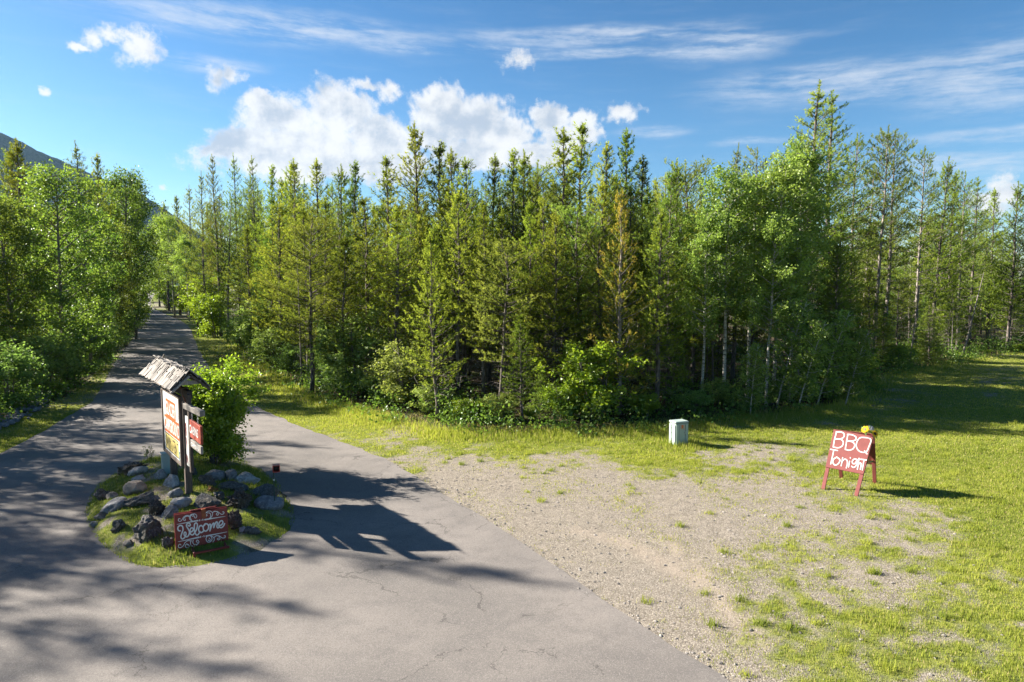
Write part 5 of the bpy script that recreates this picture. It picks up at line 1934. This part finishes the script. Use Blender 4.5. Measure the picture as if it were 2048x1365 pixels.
    for q in range(17):      # split ridge shakes
        s = q * Lr / 16.5 - 0.02
        o = link_mesh('ridge_shake', shs[q % 5], rf)
        c_ = ridge0 + e * s + up * (0.055 + rg.uniform(0, .02)) - P0 + n * rg.normal(0.03, 0.02)
        R = Vector(n).to_track_quat('Y', 'Z').to_matrix().to_4x4() @ Matrix.Rotation(rg.normal(0.30, 0.16), 4, 'X') @ Matrix.Rotation(rg.normal(0, .16), 4, 'Z')
        o.matrix_local = Matrix.Translation(Vector(c_)) @ R
    o = link_mesh('ridge_shake', shs[3], rf)
    R = Vector(e).to_track_quat('Y', 'Z').to_matrix().to_4x4() @ Matrix.Rotation(-0.5, 4, 'X')
    o.matrix_local = Matrix.Translation(Vector(ridge0 + e * 2.6 * k + up * 0.12 - P0)) @ R @ Matrix.Diagonal((0.35, 1.3, 1, 1))
    # gable
    for sg in (1, -1):
        d = sgnn[sg] * sl - up * dr
        m_ = MB()
        g0 = ridge0 - e * 0.015 - up * 0.055
        m_.bar(g0 + d * 0.03, g0 + d * 0.99, 0.04, 0.10, up=e, bevel=0.004)
        fin(m_, 'fascia_board', M['grey_wood'] if sg == 1 else M['dark_wood'])
    m_ = MB()
    m_.bar(ridge0 + n * sl * .55 - up * dr * .62 + e * .02, ridge0 - n * sl * .55 - up * dr * .62 + e * .02, 0.05, 0.085, bevel=0.004)
    fin(m_, 'collar_tie', M['grey_wood'])
    m_ = MB()
    m_.bar(c0 - e * .45 * k + up * (z_top + .12), c0 + e * 2.4 * k + up * (z_top + .12), 0.10, 0.16, bevel=0.006)
    fin(m_, 'header_beam', M['dark_wood'])

    # hanging boards (they swing on their own: things of their own)
    def hanging(name, s0, s1, zt, zb_, mat, txt, tmat, label, chain_to, bold):
        b0, b1 = c0 - e * s0 * k + n * 0.03, c0 - e * s1 * k + n * 0.03
        mid = (b0 + b1) / 2
        base = mid + up * zb_
        r = empty(name, tuple(base))
        tag(r, label, "sign", "boards hanging from the bracket beam")
        w_ = np.linalg.norm(b1 - b0)
        xh = panel_xf(b0 + up * zb_, (b1 - b0) / w_, up, n)
        m_ = MB()
        m_.box(xh(w_ / 2, (zt - zb_) / 2), w_, 0.045, zt - zb_, [-e, -n, up], 0.006)
        V, T = m_.arr()
        bd = add_mesh('board', V - base, T, mat, r)
        m_ = MB()
        put_text(m_, txt, xh, w_ * .06, w_ * .80, (zt - zb_) * .26, (zt - zb_) * .74, .0255, bold)
        V, T = m_.arr()
        add_mesh('lettering', V - base, T, tmat, bd)
        for f in (0.22, 0.72):
            p = b0 + (b1 - b0) * f
            cch = MB()
            z = zt
            i = 0
            while z < chain_to - 0.005:
                a = np.linspace(0, 2 * math.pi, 9)
                rr_ = (e if i % 2 else n)
                cch.tube(np.array([p + rr_ * 0.011 * math.cos(q) + up * (z + 0.022 + 0.024 * math.sin(q)) for q in a]), 0.0045, 4, cap=False)
                z += 0.038
                i += 1
            if i:
                V, T = cch.arr()
                add_mesh('chain', V - base, T, M['steel'], r)
    Yb = P0[1] - 0.79 * 0.53 * k
    ztc, zbc = atY(392, 838, Yb)[2], atY(392, 873, Yb)[2]
    hanging('hanging_board', 0.50, 1.47, ztc, zbc, M['cabin_red'], "CABINS", M['sign_white'], "red board reading CABINS hung by chains from the bracket beam", zb - 0.06, 0.012)
    hanging('hanging_board', 0.58, 1.45, zbc - 0.045, zbc - 0.20, M['grey_wood'], "OPEN", M['sign_white'], "narrow weathered board hung beneath the red cabins board", zbc, 0.0)

    # meter cabinet behind the panel
    q = on_mound(333, 947)
    r = empty('electric_cabinet', tuple(q))
    tag(r, "pale grey-green electric cabinet under the far end of the sign panel", "cabinet")
    kk = q[1] / F
    ax_ = [-e, -n, up]
    m_ = MB()
    m_.box(n * 0 + up * 21 * kk, 15 * kk / 0.62 * .8, 0.16, 42 * kk, ax_, 0.006)
    m_.build('body', M['box_green'], r)
    m_ = MB()
    m_.box(up * 42.5 * kk + n * 0.01, 16 * kk / 0.62 * .82, 0.19, 0.02, ax_, 0.003)
    m_.build('lid', M['box_green'], r)
    m_ = MB()
    m_.box(up * 20 * kk + n * 0.083, 12 * kk / 0.62 * .8, 0.008, 36 * kk, ax_, 0.002)
    m_.build('door', M['box_green'], r)


campground_sign()


# ------------------------------------------------------------------ welcome sign
def welcome_sign():
    BL, BR = at(352, 1101, 0.16), at(457.5, 1080, 0.17)
    TL = np.array([BL[0], BL[1], atY(348, 1032, BL[1])[2]])
    TR = np.array([BR[0], BR[1], atY(457, 1017, BR[1])[2]])
    ux = norm((BR - BL)[None])[0]
    up = np.array([0, 0, 1.0])
    nrm = np.array([ux[1], -ux[0], 0.0])
    if nrm[1] > 0: nrm = -nrm
    lean = -nrm * 0.05
    TL, TR = TL + lean, TR + lean
    base = (BL + BR) / 2
    base[2] = float(mound(base[0], base[1])[0])
    root = empty('welcome_sign', tuple(base))
    tag(root, "dark red board sign reading Welcome in white script, standing on the island grass", "sign")
    W_, H_ = np.linalg.norm(BR - BL), np.linalg.norm(TL - BL)
    uz = norm((TL - BL)[None])[0]
    nf = np.cross(ux, uz)
    nf = nf if nf @ nrm > 0 else -nf
    cen_ = (BL + BR + TL + TR) / 4
    uxx = norm(((TR + BR) - (TL + BL))[None])[0]

    def board(name, off, dz=0.0):
        c = [p + nf * off + up * dz for p in (TL, TR, BR, BL)]
        b = [p - nf * 0.022 for p in c]
        V = np.array(c + b) - base
        T = [[0, 2, 1], [0, 3, 2], [4, 5, 6], [4, 6, 7]]
        for i in range(4):
            j = (i + 1) % 4
            T += [[i, j, j + 4], [i, j + 4, i + 4]]
        o = add_mesh(name, V, T, M['maroon'], root)
        bv = o.modifiers.new('bevel', 'BEVEL')
        bv.width, bv.segments = 0.004, 2
        return o
    fb = board('front_board', 0.0)
    board('back_board', -0.055, 0.012)
    W1 = [[(228, 668), (200, 668), (180, 640), (185, 595), (225, 562), (275, 575), (290, 640), (262, 720), (240, 790), (265, 832), (310, 812), (345, 760), (352, 715), (335, 695),
           (312, 712), (318, 765), (360, 790), (405, 760), (425, 690), (395, 620), (365, 570), (380, 525), (420, 512), (448, 540), (428, 572), (402, 560)],
          [(430, 695), (480, 680), (510, 640), (490, 605), (450, 625), (438, 690), (455, 740), (500, 745), (540, 700)],
          [(540, 700), (585, 620), (600, 540), (575, 505), (540, 530), (530, 620), (540, 700), (575, 750), (615, 735), (650, 680)],
          [(705, 580), (680, 555), (640, 580), (622, 640), (640, 690), (680, 700), (730, 665)],
          [(770, 522), (725, 570), (725, 640), (765, 672), (815, 640), (835, 580), (815, 530), (765, 522), (748, 555)],
          [(835, 560), (860, 530), (880, 540), (870, 600), (858, 668)], [(866, 640), (900, 560), (935, 510), (950, 520), (940, 600)],
          [(945, 590), (975, 515), (1005, 480), (1020, 500), (1008, 580), (1030, 605), (1060, 575)],
          [(1055, 560), (1105, 540), (1135, 500), (1125, 458), (1085, 465), (1050, 520), (1055, 580), (1095, 600), (1140, 570), (1170, 515)]]
    SC_ = [[(235, 430), (210, 420), (190, 450), (215, 478), (260, 460), (310, 390), (370, 355), (425, 355)], [(345, 425), (340, 455), (312, 455), (310, 420), (345, 385), (395, 368), (435, 385)],
           [(500, 465), (460, 450), (435, 410), (450, 350), (500, 325), (530, 345), (510, 370), (485, 355)], [(480, 460), (455, 400), (470, 350), (540, 318), (590, 350), (575, 400), (540, 395), (550, 365)],
           [(835, 300), (800, 290), (765, 325), (785, 360), (810, 345), (800, 325)], [(780, 300), (830, 262), (880, 255), (925, 290), (915, 360), (870, 405)], [(850, 285), (885, 320), (880, 385), (850, 412)],
           [(930, 285), (975, 258), (1020, 270), (1050, 310), (1035, 340), (1005, 325), (1020, 300)], [(960, 265), (1030, 262), (1080, 300), (1125, 322), (1165, 300), (1165, 270), (1140, 270)],
           [(240, 955), (215, 935), (185, 960), (190, 1000), (240, 1000), (290, 960), (330, 900), (390, 865), (450, 870)], [(395, 945), (360, 930), (330, 965), (345, 1000), (400, 1000), (410, 960), (375, 945)],
           [(460, 860), (440, 910), (455, 960), (490, 972)], [(500, 850), (490, 900), (520, 940), (580, 935), (620, 890), (590, 850), (565, 880), (590, 900)], [(585, 930), (570, 955)],
           [(790, 780), (770, 830), (800, 890), (860, 885), (895, 830), (870, 770)], [(835, 810), (860, 850), (835, 870), (815, 850)], [(880, 770), (930, 800), (940, 850), (915, 885)],
           [(940, 800), (985, 765), (1040, 775), (1060, 820), (1030, 850), (1005, 830), (1030, 810)], [(980, 765), (1050, 770), (1110, 810), (1165, 800), (1170, 765), (1145, 770)]]
    st = [(p, 27.0) for p in W1] + [(p, 14.0) for p in SC_]
    st += [([(160, 540), (385, 497), (610, 455)], 7, dict(wend=30)), ([(760, 435), (975, 398), (1190, 362)], 30, dict(wend=7)), ([(175, 888), (400, 842), (625, 795)], 7, dict(wend=30)),
           ([(775, 770), (995, 728), (1215, 685)], 30, dict(wend=7))]
    st += [([(a, b - 10), (a, b + 10)], 20, dict(smooth=False)) for a, b in ((648, 450), (718, 437), (657, 787), (730, 773))]
    st += [([(a - 3, b), (a + 3, b)], 14, dict(smooth=False)) for a, b in ((683, 445), (692, 783))]
    P, T = trace(st, [(105, 350), (1240, 178), (1240, 850), (130, 1058)], TL, TR, BR, BL, nf, 0.0025)
    # every triangle set a hair apart so that crossing strokes never share a plane
    P = P + nf * (np.arange(len(P))[:, None] * 2e-6)
    add_mesh('lettering', P - base, T, M['sign_white'], fb)
    # strap and top rail
    m_ = MB()
    tp_ = TL + (TR - TL) * 0.545
    m_.box(tp_ + nf * 0.004 - uz * 0.05, 0.075, 0.012, 0.17, [ux, nf, uz], 0.003)
    m_.box(tp_ - nf * 0.03 + uz * 0.028, 0.075, 0.085, 0.014, [ux, nf, uz], 0.003)
    V, T = m_.arr()
    add_mesh('strap', V - base, T, M['strap'], root)
    m_ = MB()
    m_.bar(TL + (TR - TL) * .3 - nf * .05 + up * .02, TL + (TR - TL) * .80 - nf * .05 + up * .035, .03, .03)
    V, T = m_.arr()
    add_mesh('top_rail', V - base, T, M['maroon_bar'], root)
    # base frame
    m_ = MB()
    a, b = BL + (BR - BL) * 0.30, BL + (BR - BL) * 0.90
    a[2] = b[2] = 0.14
    a, b = a - nrm * 0.04, b - nrm * 0.04
    fo = 0.34
    g = [(a, a + nrm * fo), (b, b + nrm * fo), (a + nrm * (fo - .02) - ux * .02, b + nrm * (fo - .02) + ux * .05)]
    for p, q in g:
        m_.bar(p, q, 0.038, 0.038)
    for p in (a, b, a + nrm * (fo - .02)):
        m_.bar(p - up * 0.13, p + up * 0.0, 0.036, 0.036, up=ux)
    for p in (a, b):
        m_.bar(p - nrm * .03, p - nrm * .03 + up * .5, 0.03, 0.03, up=ux)
    V, T = m_.arr()
    add_mesh('base_frame', V - base, T, M['maroon_bar'], root)


welcome_sign()


# ------------------------------------------------------------------ BBQ sign
def bbq_sign():
    fL, fR, bR, bL = at(1641, 979), at(1715, 994), at(1752, 967), at(1678, 955)
    YL, YR = fL[1] * .45 + bL[1] * .55, fR[1] * .45 + bR[1] * .55
    tL, tR = atY(1667.5, 859, YL), atY(1747, 873, YR)
    base = (fL + fR + bL + bR) / 4
    root = empty('sandwich_board', tuple(base))
    tag(root, "faded red wooden sandwich board reading BBQ Tonight on the patchy grass", "sign")
    def on_plane(u, v, a, b, c):
        nq = np.cross(b - a, c - a)
        d = ray(u, v)
        cpos = np.array([0, 0, CAMZ])
        return cpos + d * ((a - cpos) @ nq) / (d @ nq)
    tR = on_plane(1747, 873, fL, fR, tL)
    ux = norm((tR - tL)[None])[0]

    def fin(mb, nm, mt, par=root):
        V, T = mb.arr()
        return add_mesh(nm, V - base, T, mt, par)

    def slab(TL, TR, BR, BL, th, nm, mt):
        nn = norm(np.cross(TR - TL, BL - TL)[None])[0]
        c = [TL, TR, BR, BL]
        mid = sum(c) / 4
        if nn @ (mid - np.array([base[0], base[1], mid[2]])) < 0: nn = -nn
        V = np.array(c + [p - nn * th for p in c]) - base
        T = [[0, 1, 2], [0, 2, 3], [4, 6, 5], [4, 7, 6]]
        for i in range(4):
            j = (i + 1) % 4
            T += [[i, i + 4, j + 4], [i, j + 4, j]]
        o = add_mesh(nm, V, T, mt, root)
        bv = o.modifiers.new('bevel', 'BEVEL')
        bv.width, bv.segments = 0.004, 1
        return o, nn
    k = 0.635
    BLp, BRp = tL + (fL - tL) * k, tR + (fR - tR) * k
    fb, nn = slab(tL, tR, BRp, BLp, 0.018, 'front_board', M['bbq_red'])
    tLb = tL + np.array([0.02, 0.05, -0.01])
    tRb = tR + np.array([0.02, 0.05, -0.01])
    tRb = tRb - (lambda nq: nq * ((tRb - tLb) @ nq) / (nq @ nq))(np.cross(bL - tLb, bR - tLb))
    kb = 0.62
    slab(tRb, tLb, tLb + (bL - tLb) * kb, tRb + (bR - tRb) * kb, 0.018, 'back_board', M['bbq_red'])
    for (t_, f_, off, sd) in ((tL, fL, -nn, 1), (tR, fR, -nn, -1), (tLb, bL, None, 1), (tRb, bR, None, -1)):
        m_ = MB()
        d = norm((f_ - t_)[None])[0]
        sft = (off * 0.038 if off is not None else np.array([0, -0.03, 0])) + ux * 0.045 * sd
        m_.bar(t_ + sft + d * 0.03, f_ + sft + d * 0.04, 0.085, 0.032, up=ux if False else nn, bevel=0.004)
        fin(m_, 'leg', M['bbq_red'])
    m_ = MB()
    p, q = tR + (fR - tR) * .47 - ux * .07 - nn * .06, tRb + (bR - tRb) * .55 - ux * .05
    m_.bar(p, q, 0.03, 0.05)
    fin(m_, 'spreader', M['raw_wood'])
    m_ = MB()
    p = tRb + (bR - tRb) * .35 - ux * .10
    m_.box((p + tR + (fR - tR) * .4 - ux * .1) / 2 - np.array([0, 0, 0.05]), 0.02, 0.20, 0.24)
    fin(m_, 'inner_gusset', M['raw_wood'])
    S = [([(402, 268), (372, 385), (352, 497)], 18), ([(395, 266), (470, 264), (518, 292), (512, 345), (460, 372), (382, 372)], 18), ([(382, 372), (470, 378), (506, 420), (490, 480), (430, 508), (352, 497)], 18),
         ([(578, 300), (556, 420), (538, 533)], 18), ([(572, 300), (650, 310), (702, 345), (690, 388), (630, 405), (556, 400)], 18), ([(556, 400), (640, 415), (682, 460), (660, 520), (600, 545), (538, 533)], 18),
         ([(845, 348), (770, 350), (722, 400), (706, 480), (740, 550), (810, 578), (866, 560), (900, 480), (928, 400), (905, 360), (845, 348)], 18), ([(832, 556), (870, 602)], 19, dict(smooth=False)),
         ([(310, 530), (420, 550)], 17, dict(smooth=False)), ([(362, 545), (340, 650), (318, 748)], 18), ([(412, 648), (365, 675), (350, 728), (385, 765), (435, 745), (458, 690), (408, 647)], 18),
         ([(500, 655), (490, 720), (478, 778)], 17), ([(488, 720), (530, 680), (568, 700), (570, 760), (558, 810)], 17), ([(606, 712), (592, 795)], 19, dict(smooth=False)), ([(617, 658), (618, 664)], 17, dict(smooth=False)),
         ([(722, 688), (680, 678), (650, 708), (655, 743), (690, 745), (718, 700)], 18), ([(724, 690), (708, 775), (672, 803), (638, 785)], 18), ([(750, 668), (728, 830)], 19, dict(smooth=False)),
         ([(736, 775), (765, 738), (784, 760), (772, 832)], 18), ([(774, 682), (860, 694)], 19, dict(smooth=False)), ([(826, 692), (802, 842)], 17, dict(smooth=False))]
    P, T = trace(S, [(360, 222), (965, 325), (820, 905), (235, 790)], tL, tR, BRp, BLp, nn, 0.003)
    P = P + nn * (np.arange(len(P))[:, None] * 3e-6)
    add_mesh('lettering', P - base, T, M['chalk_white'], fb)

    # artificial sunflowers tucked on the top corner
    def flower(c, nrm_, rad, disc, label):
        c = np.asarray(c)
        nrm_ = norm(np.asarray(nrm_, float)[None])[0]
        a = norm(np.cross(nrm_, [0, 0, 1.0])[None])[0]
        b = np.cross(a, nrm_)
        o = empty('sunflower', tuple(c))
        tag(o, label, "flower", "sunflowers on the sandwich board")
        rg = np.random.default_rng(int(rad * 1e4))
        m_ = MB()
        for ring, (cnt, r1, lift) in enumerate(((17, 1.0, .0), (14, .82, .18))):
            for i in range(cnt):
                t_ = (i + .5 * ring) / cnt * 2 * math.pi + rg.normal(0, .06)
                d = a * math.cos(t_) + b * math.sin(t_)
                s_ = np.cross(nrm_, d)
                L = rad * r1 * rg.uniform(.88, 1.1)
                w_ = rad * .17
                V = [d * rad * .3 - s_ * w_ * .5, d * rad * .3 + s_ * w_ * .5, d * L * .65 + s_ * w_ + nrm_ * L * (.10 + lift), d * L * .65 - s_ * w_ + nrm_ * L * (.10 + lift), d * L + nrm_ * L * (lift * .6 + rg.normal(0, .08)),
                     d * L * .6 + nrm_ * L * (.03 + lift)]
                m_.add(np.array(V), [[0, 5, 3], [0, 1, 5], [1, 2, 5], [3, 5, 4], [5, 2, 4]])
        m_.build('petals', M['petal'], o)
        V, T = I3
        add_mesh('disc', (V[:, :1] * a + V[:, 1:2] * b) * rad * .40 + V[:, 2:] * nrm_ * rad * .16 + nrm_ * rad * .06, T, disc, o, smooth=True)
        m_ = MB()
        m_.tube([-nrm_ * .01, -nrm_ * .05 - np.array([0, 0, .05]), -nrm_ * .03 - np.array([0, 0, .16])], .006, 5)
        m_.build('stem', M['leaf_green'], o)
        m_ = MB()
        for t_ in (0.4, 2.2, 4.4):
            d = a * math.cos(t_) + b * math.sin(t_)
            s_ = np.cross(nrm_, d)
            m_.add(np.array([d * rad * .4, d * rad * .9 + s_ * rad * .25 - nrm_ * .02, d * rad * 1.45 - nrm_ * .03, d * rad * .9 - s_ * rad * .25 - nrm_ * .015]), [[0, 1, 2], [0, 2, 3]])
        m_.build('leaves', M['leaf_green'], o)
    flower(atY(1730.5, 859.5, YR - .05), (-.75, -.5, .45), 0.098, M['disc_pale'], "sunflower with pale centre turned left on the board's top corner")
    flower(atY(1750, 868, YR - .06), (.1, -.9, .35), 0.092, M['disc_brown'], "sunflower with dark brown centre at the board's right top corner")
    m_ = MB()
    p = atY(1740, 861, YR)
    for q in range(3):
        m_.add(np.array([[0, 0, 0], [.03, .01, .04 + .01 * q], [.09 + .02 * q, .0, .03], [.11, -.01, -.03 - .01 * q], [.05, -.02, .005]]), [[0, 1, 4], [1, 2, 4], [2, 3, 4]])
        m_.v[-1] = m_.v[-1] @ np.array(Matrix.Rotation(q * 0.8, 3, 'Y'))
    o = m_.build('ribbon', M['leaf_silver'])
    o.location = tuple(p)
    tag(o, "small silvery ribbon between the two sunflowers", "ribbon")


bbq_sign()


# ------------------------------------------------------------------ utility box, red box, marker posts
def utility_box():
    p = at(1357, 889)
    o = empty('utility_box', tuple(p))
    tag(o, "pale grey-green utility box with an orange label in tall grass at the forest edge", "utility box")
    f = norm(np.array([[.36, -.93, 0]]))[0]
    r = np.array([-f[1], f[0], 0])
    up = np.array([0, 0, 1.0])
    ax_ = [r, -f, up]
    H = atY(1357, 843, p[1])[2]
    w_, d_ = .46, .34
    m_ = MB()
    m_.box(up * (H * .5 - .02), w_, d_, H, ax_, 0.012)
    m_.build('body', M['box_green'], o)
    m_ = MB()
    m_.box(up * (H + .0), w_ + .035, d_ + .035, .055, ax_, 0.014, taper=(.95, .95))
    m_.build('lid', M['box_green'], o)
    m_ = MB()
    for s in (-.165, .165):
        m_.box(f * (d_ / 2 + .008) + r * s + up * H * .48, .10, .02, H * .9, ax_, 0.006)
    m_.box(f * (d_ / 2 + .004) + up * H * .48, .215, .012, H * .88, ax_, 0.004)
    m_.build('door', M['box_green'], o)
    m_ = MB()
    for s in (-.10, .10):
        m_.box(-r * (w_ / 2 + .008) + f * s + up * H * .46, .018, .11, H * .86, [r, -f, up], 0.005)
    m_.build('side_rib', M['box_green'], o)
    m_ = MB()
    m_.box(up * (H - .034), w_ + .006, d_ + .006, .010, ax_)
    for s in (-.112, .112):
        m_.box(f * (d_ / 2 + .0105) + r * s + up * H * .47, .008, .006, H * .84, ax_)
    m_.build('seam', M['post_dark'], o)
    m_ = MB()
    m_.box(f * (d_ / 2 + .022) + r * .09 + up * H * .55, .03, .02, .075, ax_, .004)
    m_.build('hasp', M['steel'], o)
    m_ = MB()
    m_.box(f * (d_ / 2 + .0125) + r * .005 + up * H * .81, .055, .003, .11, ax_)
    m_.box(f * (d_ / 2 + .0125) + r * .062 + up * H * .78, .014, .003, .17, ax_)
    m_.box(f * (d_ / 2 + .0125) - r * .045 + up * H * .80, .012, .003, .14, ax_)
    m_.build('warning_label', M['sticker'], o)
    m_ = MB()
    for s in (-.13, .13):
        for z in (.28, .55, .75):
            m_.tube([-r * (w_ / 2 + .005) + f * s * .3 + up * H * z, -r * (w_ / 2 + .028) + f * s * .3 + up * H * z], .011, 6)
    m_.build('bolts', M['steel'], o)


utility_box()


def red_box():
    p = on_mound(549.5, 1017)
    o = empty('red_box_on_stake', tuple(p))
    tag(o, "small open red box on a thin dark stake at the island's right rim", "marker box")
    k = p[1] / F
    zc = atY(555, 936.5, p[1])[2] - p[2]
    f = norm(np.array([[.30, -.95, 0]]))[0]
    r = np.array([-f[1], f[0], 0])
    up = np.array([0, 0, 1.0])
    s = 14 * k
    c = np.array([.06, 0, zc])
    ax_ = [r, -f, up]
    m_ = MB()
    t_, D = .012, .17
    for sg in (-1, 1):
        m_.box(c + r * sg * (s / 2 - t_ / 2), t_, D, s, ax_, .002)
        m_.box(c + up * sg * (s / 2 - t_ / 2), s - 2 * t_, D, t_, ax_, .001)
    m_.build('housing', M['lamp_red'], o)
    m_ = MB()
    m_.box(c - f * (D / 2 - .02), s - 2 * t_, .02, s - 2 * t_, ax_)
    m_.build('back_plate', M['black'], o)
    m_ = MB()
    for (a, b) in ((-.03, .03), (.04, -.03), (-.02, -.04)):
        m_.box(c + f * (-D / 2 + .04) + r * a + up * b, .012, .01, .012, ax_)
    m_.build('bolts', M['strap'], o)
    m_ = MB()
    m_.tube([(0, 0, -.15), (0, 0, zc - s / 2)], .012, 6)
    m_.build('stake', M['stake_green'], o)
    m_ = MB()
    m_.tube([(0, 0, zc - s / 2 - .20), (0, 0, zc - s / 2 - .17)], .017, 6)
    m_.build('white_tie', M['sign_white'], o)


red_box()
for (u, vb, vt, lb) in ((256, 677, 648, "dark marker post on the left verge of the far road"), (396.5, 674, 646, "dark marker post on the right verge of the far road")):
    p = at(u, vb)
    h = atY(u, vt, p[1])[2]
    o = empty('marker_post', tuple(p))
    tag(o, lb, "marker post", "marker posts along the road")
    m_ = MB()
    m_.bar((0, 0, -.1), (0, 0, h), .11, .06, up=(0, 1, 0), bevel=.01)
    m_.build('post', M['post_dark'], o)
    m_ = MB()
    m_.box((0, -.034, h - .16), .07, .006, .14)
    m_.build('reflector', M['strap'], o)


# ------------------------------------------------------------------ air
HAZE = 4.2e-5
hm, ht, hout = material('air')
pv = ht.node('ShaderNodeVolumePrincipled')
pv.inputs['Color'].default_value = (0.42, 0.68, 1.0, 1)
pv.inputs['Density Attribute'].default_value = ""
pv.inputs['Density'].default_value = HAZE
pv.inputs['Anisotropy'].default_value = 0.2
ht.l.new(pv.outputs[0], hout.inputs['Volume'])
m_ = MB()
hz1 = max((o.matrix_world @ Vector(c)).z for o in bpy.data.objects if o.name.startswith('mountain') for c in o.bound_box) + 8
m_.box((-300, 850, (hz1 - 2) / 2), 4200, 2800, hz1 + 2, None)
hz = m_.build('haze', hm)
tag(hz, "thin blue air between the camera and the far mountain", "haze", kind='stuff')
print("TRIS", sum(len(m.polygons) for m in bpy.data.meshes), "TREES", n1_, n2_, n3_, n4_, n5_, "GRASS", n_grass)
